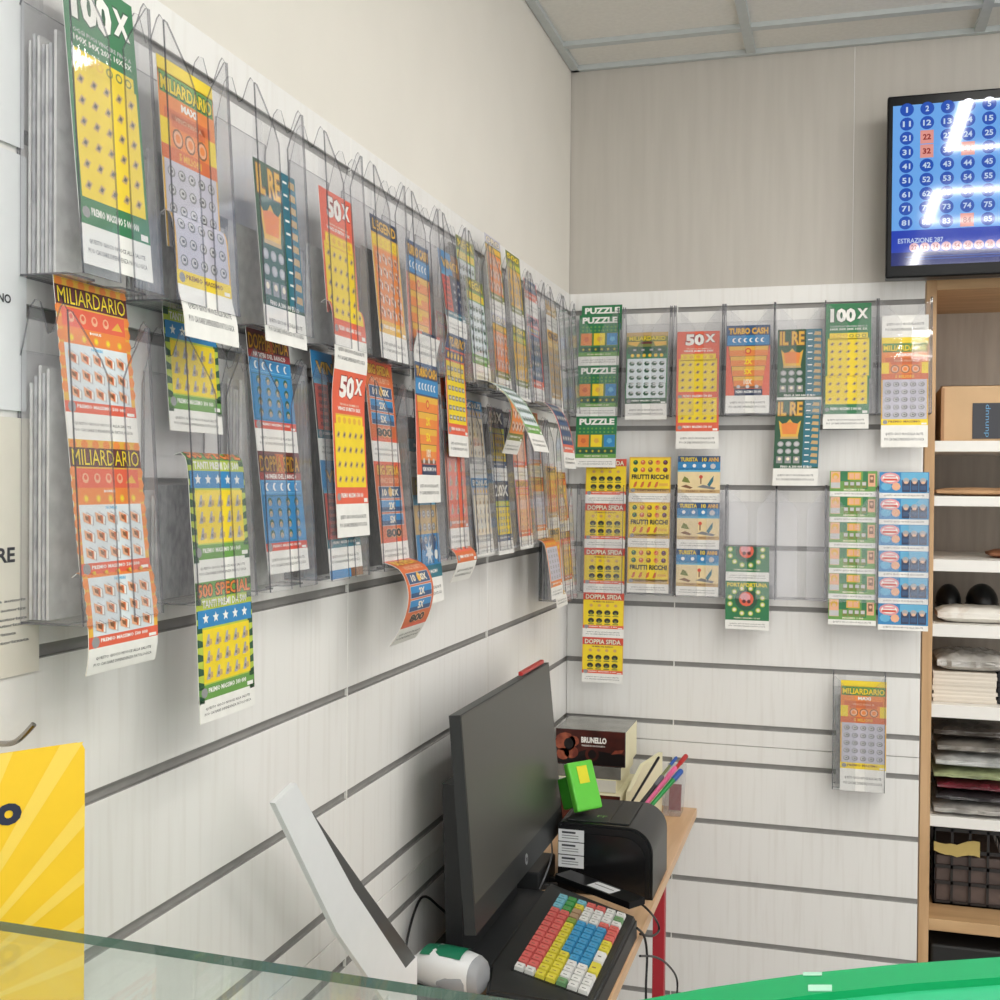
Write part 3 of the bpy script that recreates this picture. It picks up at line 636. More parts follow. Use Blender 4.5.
left('L8', T+'with leafy green tickets and a curling pale strip', 'leafy green ticket strip with a pale end curling far out of its holder',
     [(zs+ph('pale_grid'), V(.038, .0455, .19), [('pale_grid', 0, 1)]), (2.045, V(.024, .03, .19), [('pale_grid', 0, .9)]),
      (zs+.006, [(.044, .0), (.075, .006), (.105, .030), (.130, .068), (.150, .112), (.163, .155), (.17, .2)], [('pale_grid', .05, 1)])], (2.03, 5, 1))
zs = zL(491, 390, 0.0620)
left('L9', T+'with amber tickets under lilac titles', 'amber ticket strip with lilac title, its end curling out under the holder',
     [(zs+ph('amber_grid')*2, V(.034, .0458, .3), [('amber_grid', 0, 1)]*2),
      (zs+.004, [(.0445, 0), (.064, .012), (.074, .045), (.066, .09), (.052, .13)], [('amber_grid', .1, 1)])], (2.03, 5))
zs = zL(512, 398, 0.0620)
left('L10', T+'with green and gold tickets', 'green and gold ticket strip of two tickets in the upper row near the corner',
     [(zs+ph('leaf_gold')*2, V(.034, .0458, .3), [('leaf_gold', 0, 1)]*2)], (2.02, 6))
zs = zL(530, 402, 0.0620)
left('L11', T+'with rose and blue tickets', 'rose and blue ticket strip curling out of the upper row near the corner',
     [(zs+ph('blue_rose')*1.4, V(.034, .0458, .3), [('blue_rose', .6, 1), ('blue_rose', 0, 1)]),
      (zs+.006, [(.0445, 0), (.07, .008), (.092, .04), (.105, .09), (.112, .15), (.114, .2)], [('blue_rose', .1, 1)])], (2.03, 4))
zs = zL(550, 412, 0.0620)
left('L12', T+'with tan tickets, second from the corner', 'tan ticket strip in the upper row close to the corner',
     [(zs+ph('tan_print')*1.35, V(.036, .0458, .3), [('tan_print', .65, 1), ('tan_print', 0, 1)])], (2.0, 5))
left('L13', T+'empty, last before the corner', None, None)

T = 'clear holder, lower row of left wall, '
zm = zL(82, 441, .036); h = ph('note_orange')
left('M1', T+'nearest the camera', 'orange ticket strip with banknote rows and a curled white end, lower row nearest the camera',
     [(zm+h, [(.030, 0), (.0455, .285)], [('note_orange', 0, 1), ('note_orange', 0, 1)]),
      (zL(95, 570, .048), [(.038, .004), (.0435, 0), (.0465, .008), (.0485, .05), (.046, .085), (.034, .125)], [('note_orange', .30, 1)], .03)], (1.70, 5))
h = ph('special'); zm = zL(187, 453, .045)
left('M2', T+'second from the camera, with three tickets', 'yellow-green ticket strip with star band, lowest ticket hanging clear of its holder',
     [(zL(167, 292, .020), V(.018, .026, .15), [('special', 0, 1)]),
      (zm, [(.034, .002), (.040, 0), (.0455, .012), (.0465, .07), (.0475, .14), (.054, .3)], [('special', 0, 1), ('special', 0, 1)], 0., -.004, .114)], (1.6, 3))
h = ph('duel_blue'); zm = zL(259, 452, .036)
left('M3', T+'third from the camera, with blue tickets', 'blue ticket strip with maroon titles and grey arcs, lower row of left wall',
     [(zm+h, V(.030, .0455, .284), [('duel_blue', 0, 1)]*2)], (1.72, 6))
h = ph('win_blue'); zm = zL(321, 461, .038)
left('M4', T+'behind the long red strip', 'dark ticket strip with blue corner and red column, behind the long red and yellow strip',
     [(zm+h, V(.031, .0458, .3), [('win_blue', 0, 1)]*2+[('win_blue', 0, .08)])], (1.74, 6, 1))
h = ph('box_red'); zm = zL(375, 462, .040)
left('M5', T+'with a strip bulging out underneath', 'orange ticket strip with blue number boxes, last ticket bulging out below the holder',
     [(zm+h, V(.030, .046, .294), [('box_red', 0, 1)]*2),
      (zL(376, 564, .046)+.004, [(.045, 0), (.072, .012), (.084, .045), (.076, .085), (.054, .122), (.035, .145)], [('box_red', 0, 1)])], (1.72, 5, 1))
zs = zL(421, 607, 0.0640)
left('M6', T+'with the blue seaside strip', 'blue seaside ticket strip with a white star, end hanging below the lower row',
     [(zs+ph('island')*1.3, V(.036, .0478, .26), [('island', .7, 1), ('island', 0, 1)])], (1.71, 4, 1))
zs = zL(444, 552, 0.0620)
left('M7', T+'with the ornate red tickets', 'ornate red and gold ticket strip with a small curled end, lower row',
     [(zs+ph('ornate_red')*2, V(.034, .0458, .284), [('ornate_red', 0, 1)]*2), (zs+.006, [(.044, 0), (.056, .012), (.058, .03), (.045, .06)], [('ornate_red', .66, 1)])], (1.7, 5))
zs = zL(472, 559, 0.0620)
left('M8', T+'with grey printed tickets', 'pale grey ticket strip with cream field, lower row left of the blue and yellow one',
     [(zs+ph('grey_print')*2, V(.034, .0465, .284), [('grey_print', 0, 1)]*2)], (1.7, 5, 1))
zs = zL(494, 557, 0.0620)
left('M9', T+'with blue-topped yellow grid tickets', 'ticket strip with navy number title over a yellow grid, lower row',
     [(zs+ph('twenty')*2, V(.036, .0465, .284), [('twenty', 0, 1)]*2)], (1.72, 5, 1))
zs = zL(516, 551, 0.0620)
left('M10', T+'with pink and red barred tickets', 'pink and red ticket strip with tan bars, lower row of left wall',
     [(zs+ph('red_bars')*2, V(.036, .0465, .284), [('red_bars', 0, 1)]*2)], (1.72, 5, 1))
zs = zL(531, 545, 0.0620)
left('M11', T+'with orange tickets and one hanging out', 'orange ticket strip with lilac rows, one ticket hanging down below the lower row',
     [(zs+ph('orange_bars')*2, V(.034, .0458, .284), [('orange_bars', 0, 1)]*2), (zs+.01, [(.0445, 0), (.062, .008), (.070, .04), (.078, .09), (.084, .16)], [('orange_bars', 0, 1)], -.03)], (1.72, 4))
zs = zL(548, 594, 0.0630)
left('M12', T+'last before the corner', 'brass-coloured ticket strip with round seals, lower row nearest the corner',
     [(zs+ph('brass')*2, V(.040, .0468, .284), [('brass', 0, 1)]*2), (zs+.001, [(.0468, 0), (.056, .012), (.06, .04), (.06, .06)], [('brass', .72, 1)])], (1.7, 4))
zs = zL(561, 594, 0.0620)
left('M13', 'clear acrylic ticket holder tucked into the corner, one row below the others', 'rust-red ticket strip in the holder tucked into the corner',
     [(zs+ph('rust')*2, V(.036, .0465, .284), [('rust', 0, 1)]*2)], (1.55, 4))

# ---- back wall
BHG, BSG = 'clear ticket holders on the back wall', 'ticket strips on the back wall'
def back(px, z, hl, sl=None, runs=None, stack=None):
    x = at(px, 400, 1, -HD).x; place_holder('B', x, z, hl, BHG)
    if sl: place_strip('B', runs[0][5] if False else x+HW*.5, sl, BSG, [tuple(r) for r in runs], stack, z-HH)
def R(px0, hx, py, d, path, pieces, skew=0., wd=None):
    """a run whose upper left corner is at pixel (px0, py); hx is the pixel of the holder's left edge"""
    w = wd or DES[pieces[0][0]].w
    x = at(px0, py, 1, -d).x+w/2-(at(hx, 400, 1, -HD).x+HW*.5)
    return (zB(px0, py, d), path, pieces, skew, x, wd)
T = 'clear holder, top row of back wall, '
FB = [(.034, .004), (.040, 0), (.0445, .008), (.0460, .03), (.0470, .3)]
back(571, UP, T+'in the corner, with green puzzle tickets', 'long green ticket strip of three with coloured squares, in the corner of the back wall',
     [R(582, 571, 306, .03, V(.03, .036, .13), [('puzzle', 0, .5)]), R(579.5, 571, 315.5, .042, V(.040, .050, .4), [('puzzle', 0, 1)]*3, -.008)], (2.03, 4))
back(622, UP, T+'second from the corner', 'green ticket with pale grid, its front flap lapping over, top row of back wall',
     [R(627, 622, 333, .038, V(.036, .04, .2), [('mega', 0, .7)]), R(626, 622, 383, .044, FB, [('mega', .5, 1)], .01)], (1.97, 4))
back(673, UP, T+'with the red and yellow tickets', 'red and yellow ticket strip on the back wall, two overlapping yellow grids',
     [R(677.5, 673, 332, .038, V(.036, .04, .2), [('red_fifty', 0, .8)]), R(677, 673, 398, .044, FB, [('red_fifty', .30, 1)], .006)], (1.97, 4))
back(723.5, UP, T+'with the orange funnel ticket', 'orange ticket with blue title band and shrinking steps, top row of back wall',
     [R(727, 723.5, 326, .042, V(.040, .0465, .22), [('turbo', 0, 1)])], (1.98, 4))
back(773.5, UP, T+'with two crown tickets', 'dark green strip of two gold crown tickets, top row of back wall',
     [R(778, 773.5, 330, .038, V(.037, .041, .2), [('crown', 0, .9)]), R(776.5, 773.5, 400.5, .045, V(.044, .052, .2), [('crown', 0, 1)], -.03)], (1.97, 4))
back(824, UP, T+'with the big green ticket', 'big green ticket with white number title and yellow grid, top row of back wall',
     [R(826, 824, 304, .038, V(.036, .04, .2), [('green_hundred', 0, .7)]), R(823.5, 824, 376, .044, FB, [('green_hundred', .42, 1)])], (2.0, 4))
back(877.5, UP, T+'last before the shelf cabinet', 'yellow and orange ticket under a white stub, beside the shelf cabinet',
     [R(882, 877.5, 316, .042, V(.040, .048, .35), [('maxi', .80, 1), ('maxi', 0, 1)])], (1.98, 3))
T = 'clear holder, second row of back wall, '
back(578, 1.60, T+'in the corner', 'long red and yellow ticket strip of five with dark horseshoes, hanging below its holder',
     [R(586, 578, 459, .042, V(.040, .052, .56), [('duel_yellow', 0, 1)]*5)], (1.55, 4))
back(628, 1.60, T+'with yellow fruit tickets', 'yellow strip of three tickets with fruit pictures, second row of back wall',
     [R(629.5, 628, 457, .042, V(.040, .0475, .36), [('fruit', 0, 1)]*3)], (1.55, 4))
back(677.8, 1.60, T+'with blue beach tickets', 'strip of three blue and sand-coloured beach tickets, second row of back wall',
     [R(678, 677.8, 456, .042, V(.040, .0475, .36), [('beach', 0, 1)]*3)], (1.55, 4))
back(727.3, 1.60, T+'half empty, with two green tickets low down', 'green ticket pair with a red beetle and gold coins, sagging out of a half-empty holder',
     [R(726, 727.3, 546, .042, V(.040, .050, .21), [('lucky', .28, 1), ('lucky', 0, 1)], .012)], (1.36, 2))
back(776.6, 1.60, T+'empty, between green beetle tickets and small green cards')
back(826.2, 1.60, T+'with six small green cards', 'column of six small green and peach cards in the second row of back wall',
     [R(830, 826.2, 471, .042, V(.040, .049, .38), [('card_green', 0, 1)]*6, 0., .109)], (1.57, 4))
back(877, 1.60, T+'with six small blue cards beside the cabinet', 'column of six small blue cards beside the shelf cabinet',
     [R(879.5, 877, 472, .042, V(.040, .049, .38), [('card_blue', 0, 1)]*6, 0., .112)], (1.57, 4))
back(836.5, 1.15, 'clear acrylic ticket holder hanging alone low on the back wall', 'yellow and orange ticket with grey grid in the lone low holder',
     [R(841, 836.5, 680, .038, V(.034, .0455, .262), [('maxi', 0, 1)])], (1.1, 4))

# ================================================================== WALL PAPERS, HOOK, CARD (left edge)
paperw = mat('notice_paper', (224, 226, 228), .5, noise=.02); paperb = mat('notice_paper_cream', (222, 217, 205), .5, noise=.03)
inkd = mat('notice_ink', (58, 60, 66), .5); inkg = mat('notice_small_ink', (120, 120, 120), .5)
def lettering(mb, t, o, ux, uy, w, h, m, bold=.03, res=3):
    """text in the box with top-left corner o, width direction ux, down direction uy"""
    o, ux, uy = Vector(o), Vector(ux), Vector(uy)
    for P in letters(t, bold, res)[0]:
        mb.poly([tuple(o+ux*(x*w)+uy*(y*h)) for x, y in P], m)
def notice(z0, z1, yr, m, label, texts, xo=.003):
    mb = MB(); yl = yr-.21; mb.box(xo-.0006, yl, z0, xo, yr, z1, m)
    for t, px0, px1, py, h, mm in texts:
        a = at(px0, py, 0, xo+.0004); b = at(px1, py, 0, xo+.0004); q = at(px1, py+h, 0, xo+.0004)
        lettering(mb, t, (xo+.0004, a.y, b.z), (0, 1, 0), (0, 0, -1), b.y-a.y, b.z-q.z, mm)
    tag(mb.build('notice_sheet'), label, 'paper notice', 'paper notices taped to the left wall')
notice(1.888, 2.185, -2.118, paperw, 'white paper notice, topmost of three on the left wall', [])
notice(1.662, 1.882, -2.114, paperw, 'white paper notice in the middle of three on the left wall', [('NO', -2, 11, 295, 9, inkd)], .003)
notice(1.434, 1.656, -2.096, paperb, 'cream paper notice, lowest of three on the left wall',
       [('RE', -3, 15, 547, 15, inkd)]+[('ella rivendita autorizzata al pagamento'[k:k+22], -40, x1, y, 3, inkg) for k, (x1, y) in enumerate(((26, 597), (26, 606), (27, 615), (26, 621), (16, 631), (29, 637)))])
steel = mat('hook_steel', (170, 168, 164), .25, metal=1.)
mb = MB(); mb.tube(spline([(.0, -2.178, 1.388), (.03, -2.178, 1.388), (.043, -2.178, 1.390), (.052, -2.178, 1.396), (.062, -2.178, 1.406)], 5), .0024, steel); mb.box(0, -2.186, 1.378, .004, -2.17, 1.4, steel)
tag(mb.build('wall_hook', smooth=True), 'small steel hook on the grooved wall above the yellow card', 'hook')
yel = mat('card_yellow', (250, 204, 46), .45, noise=.03); yel2 = mat('card_yellow_ray', (252, 216, 92), .45, noise=.02); navy = mat('card_navy', (42, 46, 70), .5)
mb = MB(); Rc = Vector((.12, -2.192, 1.399)); dx = Vector((-.525, -.851, 0)); nn = Vector((.851, -.525, 0))
def cp(a, z, o=0.): return Rc+dx*a+Vector((0, 0, z))+nn*o
out = [(.21, 0), (.21, -.297), (0, -.297), (0, -.006), (.002, -.002), (.006, 0)]
mb.poly([cp(a, z) for a, z in out], yel); mb.poly([cp(a, z, -.001) for a, z in reversed(out)], yel)
for i in range(6): (a, z), (b, y) = out[i], out[(i+1) % 6]; mb.poly([cp(a, z), cp(a, z, -.001), cp(b, y, -.001), cp(b, y)], yel)
for k in range(14):
    an = math.radians(8+k*12.2); q = []
    for r, da in ((.02, 0), (.4, -.035), (.4, .035)): q.append((.135-r*math.cos(an+da), -.19+r*math.sin(an+da)))
    q = [p for p in q]
    Q = q
    for ax, lim, up in ((0, .0, True), (0, .21, False), (1, 0., False), (1, -.297, True)):
        S2 = [(p[1], p[0]) if ax == 0 else p for p in Q]; S2 = clip_v(S2, lim, up); Q = [(p[1], p[0]) if ax == 0 else p for p in S2]
        if len(Q) < 3: break
    if len(Q) > 2: mb.poly([cp(a, z, .0003) for a, z in Q], yel2)
lettering(mb, 'ro', cp(.0795, -.038, .0006), -dx, (0, 0, -1), .031, .0165, navy, .05)
tag(mb.build('advert_card'), 'yellow advertising card with pale sun rays and dark letters, lower left', 'card')

# ================================================================== GLASS SHELF AND GREEN COUNTER (foreground)
glassm = clear_mat('shelf_glass', (.93, .965, .95), refl=1.0, rough=.02, haze=.05, hazec=(.86, .9, .88))
glasse = mat('shelf_glass_edge', (66, 104, 88), .35, spec=.3, noise=.35, nscale=30, stretch=(1, 1, 1))
mb = MB(); mb.prism([(.10, -2.303), (.56, -2.318), (.56, -2.80), (.10, -2.80)], 2, 1.2935, 1.30, glassm, glasse)
tag(mb.build('glass_shelf'), 'clear glass shelf with green edge crossing the lower left foreground', 'glass shelf')
grn = mat('green_laminate', (8, 160, 96), .38, noise=.05, nscale=8, spec=.4); grn2 = mat('green_laminate_inner', (50, 182, 128), .4, noise=.06, nscale=8); tape = mat('clear_tape_mark', (176, 226, 202), .3)
rim = [at(560, 1012, 2, 1.285), at(640, 1000, 2, 1.285), at(700, 989, 2, 1.285), at(760, 980, 2, 1.285), at(820, 972, 2, 1.285), at(900, 964, 2, 1.285), at(1000, 957, 2, 1.285), at(1180, 950, 2, 1.285)]
rim = [(p.x, p.y) for p in rim]
gc = empty('counter', (rim[4][0], rim[4][1], 0)); tag(gc, 'green laminate counter with a curved rim in the lower right foreground', 'counter')
def rel(p): return (p[0]-rim[4][0], p[1]-rim[4][1])
off = [(x+.006, y-.030) for x, y in rim]
ring = [rel(p) for p in rim]+[rel(p) for p in reversed(off)]
mb = MB(); mb.prism(ring, 2, 1.27, 1.285, grn); mb.build('rim', gc)
inner = [rel(p) for p in off]+[rel((rim[-1][0], -2.80)), rel((.60, -2.80))]
mb = MB(); mb.prism(inner, 2, 1.262, 1.280, grn2); mb.build('counter_top', gc)
body = [rel(p) for p in rim]+[rel((rim[-1][0], -2.80)), rel((.60, -2.80))]
mb = MB(); mb.prism(body, 2, 0, 1.262, grn); mb.build('body', gc)
mb = MB()
for (a, b) in (((803, 971.5), (822, 974.5)), ((808, 984), (832, 990))):
    p0, p1, p2, p3 = [at(x, y, 2, 1.2862) for x, y in (a, (b[0], a[1]), b, (a[0], b[1]))]
    mb.prism([rel(p) for p in (p0, p1, p2, p3)], 2, 1.2853, 1.2858, tape)
mb.build('tape_mark', gc)

# ================================================================== SHELF CABINET
oak = mat('oak_veneer', (205, 168, 126), .5, nscale=6, stretch=(8, 8, .7), rgb2=(186, 148, 106), detail=6); oakd = mat('oak_board', (204, 168, 124), .5, nscale=6, stretch=(.8, 8, 8), rgb2=(186, 150, 108), detail=6)
inn = mat('cabinet_lining', (176, 166, 154), .6, nscale=8, stretch=(6, 6, .6), rgb2=(164, 154, 142)); white = mat('shelf_white', (236, 234, 229), .4, noise=.02)
cx0, cx1, cy0, cy1 = .8745, 1.62, -.0008, .42
cab = empty('shelf_cabinet', ((cx0+cx1)/2, .2, 0)); tag(cab, 'tall oak-edged open shelf cabinet with white shelves at the right', 'shelf cabinet')
def cpart(nm, *a, m=oak, b=.001):
    q = MB(); x0, y0, z0, x1, y1, z1 = a; q.box(x0-(cx0+cx1)/2, y0-.2, z0, x1-(cx0+cx1)/2, y1-.2, z1, m, b); return q.build(nm, cab)
cpart('side_panel', cx0, cy0, 0, cx0+.0235, cy1, 2.1); cpart('side_panel', cx1-.0235, cy0, 0, cx1, cy1, 2.1)
cpart('top_panel', cx0+.0235, cy0, 2.076, cx1-.0235, cy1, 2.1, m=oakd); cpart('back_panel', cx0+.0235, cy1-.012, .0, cx1-.0235, cy1, 2.076, m=inn)
SH = [(1.690, 1.716), (1.560, 1.584), (1.404, 1.432), (1.247, 1.277), (1.053, 1.084), (.790, .815)]
for a, b in SH: cpart('shelf', cx0+.0237, cy0+.004, a, cx1-.0237, cy1-.0125, b, m=white)
cpart('bottom_board', cx0+.0237, cy0, .540, cx1-.0237, cy1-.0125, .568, m=oakd)

card = mat('cardboard', (206, 172, 132), .7, noise=.08, nscale=12); cardd = mat('cardboard_edge', (168, 128, 92), .7)
lblk = mat('label_black', (44, 46, 54), .4); lblu = mat('label_blue', (90, 150, 190), .4)
b0 = empty('cardboard_box', (.99, .15, 1.7165)); tag(b0, 'brown cardboard box with a black label on the top shelf of the cabinet', 'box')
mb = MB(); mb.box(-.074, -.10, 0, .085, .10, .134, card, .003); mb.build('carton', b0)
mb = MB(); mb.poly([(-.074, -.1, .1345), (.085, -.1, .1345), (.085, -.03, .139), (-.074, -.03, .137)], card); mb.poly([(-.074, -.03, .1365), (.085, -.03, .1385), (.085, -.1, .134), (-.074, -.1, .134)], cardd); mb.box(-.0748, -.101, .002, -.068, -.1, .13, cardd); mb.build('flap', b0)
mb = MB(); mb.box(-.004, -.1015, .006, .06, -.1, .092, lblk); lettering(mb, 'dunuup', (.022, -.102, .010), (0, 0, 1), (1, 0, 0), .078, .014, lblu, .0)
mb.build('label', b0)
def pillow(name, x0, y0, z0, x1, y1, z1, m, amp=.004, n=10, seed=1, tilt=0., label=None, cat=None, grp=None, parent=None, smooth=True):
    """soft crumpled packet"""
    rnd = random.Random(seed); bm = bmesh.new(); bmesh.ops.create_cube(bm, size=1); bmesh.ops.subdivide_edges(bm, edges=bm.edges[:], cuts=n, use_grid_fill=True)
    for v in bm.verts:
        u, w_, t = v.co.x, v.co.y, v.co.z; e = max(0., 1-(2*abs(u))**6)*max(0., 1-(2*abs(w_))**6)
        k = .35+.65*e
        p = Vector((x0+(u+.5)*(x1-x0), y0+(w_+.5)*(y1-y0), (z0+z1)/2+t*(z1-z0)*k))
        q = amp*(math.sin(u*23+seed)*math.cos(w_*17+seed*2)+.6*math.sin(u*41-w_*29+seed*3)+rnd.uniform(-.35, .35))
        if t > -.45: p.z += q*e*.6
        if abs(w_) > .49: p.y += q*.8
        p.z += tilt*(u+.0)
        v.co = p
    mn = min(v.co.z for v in bm.verts)
    for v in bm.verts: v.co.z = max(v.co.z+(z0-mn if tilt == 0 else 0), z0)
    q = MB(); q.bm(bm, m); o = q.build(name, parent, smooth)
    if label: tag(o, label, cat, grp)
    return o
kraft = mat('kraft_paper', (190, 150, 110), .7, noise=.12, nscale=14)
pillow('paper_envelope', .905, .02, 1.5845, 1.13, .2, 1.604, kraft, .002, 8, 3, 0, 'flat brown paper envelope lying on the second shelf of the cabinet', 'envelope')
leath = mat('brown_leather', (142, 88, 52), .5, noise=.2)
pillow('brown_pouch', 1.035, .10, 1.4325, 1.16, .2, 1.452, leath, .002, 8, 5, 0, 'small brown pouch at the right end of the third shelf', 'pouch')
blk = mat('black_plastic', (20, 21, 23), .32, noise=.1, spec=.35); blkm = mat('black_matt_plastic', (40, 42, 44), .5, noise=.12, nscale=90)
def dome(x, y, z, rx, ry, h, label):
    bm = bmesh.new(); bmesh.ops.create_uvsphere(bm, u_segments=20, v_segments=12, radius=1)
    for v in bm.verts:
        zz = v.co.z; v.co = Vector((x+v.co.x*rx*(1 if zz > 0 else .95), y+v.co.y*ry, z+h*.38+zz*h*(.62 if zz > 0 else .38)))
        v.co.z = max(v.co.z, z)
    q = MB(); q.bm(bm, blk); q.tube([(x-rx*.99, y, z+h*.38), (x-rx*.6, y-ry*.82, z+h*.38), (x, y-ry*1.01, z+h*.38), (x+rx*.6, y-ry*.82, z+h*.38), (x+rx*.99, y, z+h*.38)], .0016, blkm)
    o = q.build('black_case', None, True); tag(o, label, 'case', 'glossy black cases on the cabinet shelf')
dome(.952, .23, 1.2775, .032, .05, .080, 'glossy black rounded case on the fourth shelf, the smaller left one')
dome(1.032, .23, 1.2775, .040, .055, .083, 'glossy black rounded case on the fourth shelf, the larger right one')
pkw = mat('white_wrapper', (226, 222, 214), .25, nscale=16, rgb2=(206, 190, 176), contrast=(.3, .42)); redm = mat('red_plastic', (186, 46, 44), .35)
pillow('white_packet', .912, .03, 1.2775, 1.085, .15, 1.316, pkw, .003, 9, 7, 0, 'white wrapped packet lying before the black cases on the fourth shelf', 'packet')
mb = MB(); mb.tube([(.9035, .17, 1.2775), (.9035, .17, 1.318), (.9035, .17, 1.33)], [.0035, .0035, .002], redm); tag(mb.build('red_marker', smooth=True), 'red marker standing in the left corner of the fourth shelf', 'marker')
z = 1.0843
for i in range(8):
    h = random.uniform(.0075, .0115); q = MB(); dx_ = random.uniform(-.002, .003); t = random.randint(222, 238)
    q.box(-.072+dx_, -.10, 0, .072+dx_, .10, h, mat('paper_pad_%d' % (i % 4), (t, t-8, t-20), .7, nscale=3, stretch=(1, 1, 160), rgb2=(t-26, t-36, t-50)), .0008)
    o = q.build('paper_pad', None, False, (.975, .14, z)); z += h+.0002
    tag(o, ['lowest', 'second', 'third', 'fourth', 'fifth', 'sixth', 'seventh', 'topmost'][i]+' white paper pad of the stack on the fifth cabinet shelf', 'paper pad', 'white paper pads stacked on the fifth shelf')
foil = mat('clear_film', (206, 204, 200), .12, spec=.9, nscale=22, rgb2=(176, 172, 166), contrast=(.35, .6), bump=.6)
pillow('plastic_bag', .912, .03, z+.0003, 1.075, .22, z+.042, foil, .007, 14, 11, 0, 'crumpled clear plastic bag on top of the white paper pads', 'plastic bag')
mb = MB(); mb.box(1.052, .05, 1.0843, 1.09, .22, 1.165, blkm, .002)
for k in range(6): mb.box(1.050, .0445, 1.092+k*.012, 1.09, .05, 1.098+k*.012, blk)
tag(mb.build('ring_binder'), 'black ring binder standing right of the white paper pads', 'binder')
bags = [('grey_film', (186, 182, 176), 'grey wrinkled bag lying lowest of the pile on the sixth shelf', .028, .0), ('dark_bag', (62, 58, 60), 'dark bag second from the bottom of the pile on the sixth shelf', .02, .0), ('red_bag', (120, 44, 56), 'dark red bag in the middle of the pile on the sixth shelf', .018, .0),
        ('green_bag', (176, 186, 140), 'pale green bag in the pile on the sixth shelf', .02, .0), ('white_bag', (226, 228, 226), 'shiny white bag in the pile on the sixth shelf', .028, .0), ('taupe_bag', (146, 140, 132), 'taupe bag second from the top of the pile on the sixth shelf', .03, .0), ('brown_bag', (92, 84, 78), 'brown-grey bag topmost of the pile on the sixth shelf', .03, .0)]
z = .8153
for i, (n, c, lb, h, tl) in enumerate(bags):
    m = mat('film_'+n, c, .18, spec=.8, nscale=18, rgb2=tuple(int(v*.75) for v in c), bump=.5)
    o = pillow('folded_bag', .908+.004*(i % 3), .01+.006*i, z, 1.09, .26, z+h, m, .004, 12, 20+i, tl, lb, 'folded bag', 'plastic bags piled on the sixth shelf'); z += h+.006
# dark basket
dark = mat('basket_plastic', (38, 34, 34), .4, noise=.1); inner = mat('basket_contents', (98, 82, 76), .5, noise=.3, nscale=20)
bk = empty('plastic_basket', (1.0, .24, .5685)); tag(bk, 'dark lattice plastic basket on the bottom board of the cabinet', 'basket')
mb = MB(); W2, D2, H2 = .086, .13, .19
for yy in (-D2, D2-.004):
    for zz in (0, .05, .09, .13, .182): mb.box(-W2, yy, zz, W2, yy+.004, zz+.009, dark)
    for k in range(5): mb.box(-W2+k*.0415, yy, 0, -W2+k*.0415+.006, yy+.004, H2, dark)
for xx in (-W2, W2-.004):
    for zz in (0, .05, .09, .13, .182): mb.box(xx, -D2, zz, xx+.004, D2, zz+.009, dark)
    for k in range(6): mb.box(xx, -D2+k*.05, 0, xx+.004, -D2+k*.05+.006, H2, dark)
mb.box(-W2, -D2, 0, W2, D2, .004, dark); mb.build('lattice', bk)
mb = MB(); mb.box(-.078, -.12, .0045, .078, .12, .12, inner, .003)
tag(mb.build('basket_filling', None, False, (1.0, .24, .5685)), 'brownish packs lying inside the dark lattice basket', 'packs')
ylp = mat('yellow_paper', (208, 186, 112), .6, noise=.05)
mb = MB()
P = [at(934+46*i/8, 843+3*math.sin(i*.7)-(2 if i < 4 else -1), 1, .104) for i in range(9)]
for i in range(8):
    a, b = P[i], P[i+1]; hh = .022+.016*i/8; h2 = .022+.016*(i+1)/8
    mb.poly([(a.x, a.y, a.z), (b.x, b.y, b.z), (b.x, b.y-.002, b.z-h2), (a.x, a.y-.002, a.z-hh)], ylp); mb.poly([(a.x, a.y+.0008, a.z), (a.x, a.y-.0012, a.z-hh), (b.x, b.y-.0012, b.z-h2), (b.x, b.y+.0008, b.z)], ylp)
tag(mb.build('yellow_slip'), 'yellow paper slip hanging over the front of the dark basket', 'paper slip')

# ================================================================== WALL SCREEN
tvy = -.12; q0 = at(889, 97, 1, tvy); q1 = at(886, 277, 1, tvy)
tx0, tz1, tz0 = .777, 2.508, 2.088; tx1 = tx0+.735
tv = empty('wall_screen', ((tx0+tx1)/2, tvy+.05, tz0)); tag(tv, 'black flat screen showing blue lottery numbers, above the cabinet', 'screen')
ox, oy, oz = (tx0+tx1)/2, tvy+.05, tz0
mb = MB(); mb.box(tx0-ox, tvy-oy, 0, tx1-ox, tvy+.045-oy, tz1-tz0, mat('screen_casing', (14, 15, 17), .3, spec=.18), .004); mb.build('casing', tv)
mb = MB(); mb.box(-.2, -.006, .08, .2, .045, .34, blkm, .003); mb.box(-.1, .045, .12, .1, .056, .3, blkm); mb.box(-.1, .056, .12, .1, .0735, .3, blkm); mb.build('wall_mount', tv)
def scr(n, c, e=.95): return mat('screen_'+n, c, .06, spec=.6, noise=0., emis=e)
s_bg, s_circ, s_w, s_pk, s_bar, s_bar2, s_rd, s_pale = scr('sky', (112, 178, 250)), scr('disc', (22, 82, 190)), scr('digit', (206, 226, 250)), scr('pink', (240, 160, 150)), scr('bar', (18, 62, 190)), scr('bar_deep', (12, 36, 120)), scr('red', (150, 24, 24)), scr('pale', (226, 176, 190))
mb = MB()
def sp(px, py, l=0): p = at(px, py, 1, tvy); return (p.x-ox, -.0505-.0002*l-.0, p.z-oz)
sx0, sx1 = tx0+.012, tx1-.012
za = at(898, 106, 1, tvy).z; zm_ = at(896, 231, 1, tvy).z; zb_ = at(896, 266, 1, tvy).z
def srect(x0, z0, x1, z1, m, l): mb.poly([(x0-ox, -.0502-.0002*l, z0-oz), (x1-ox, -.0502-.0002*l, z0-oz), (x1-ox, -.0502-.0002*l, z1-oz), (x0-ox, -.0502-.0002*l, z1-oz)], m)
srect(sx0, zm_, sx1, za, s_bg, 1); srect(sx0, zb_, sx1, zm_, s_bar, 1); srect(sx0, zb_, sx1, zb_+.03, s_bar2, 2)
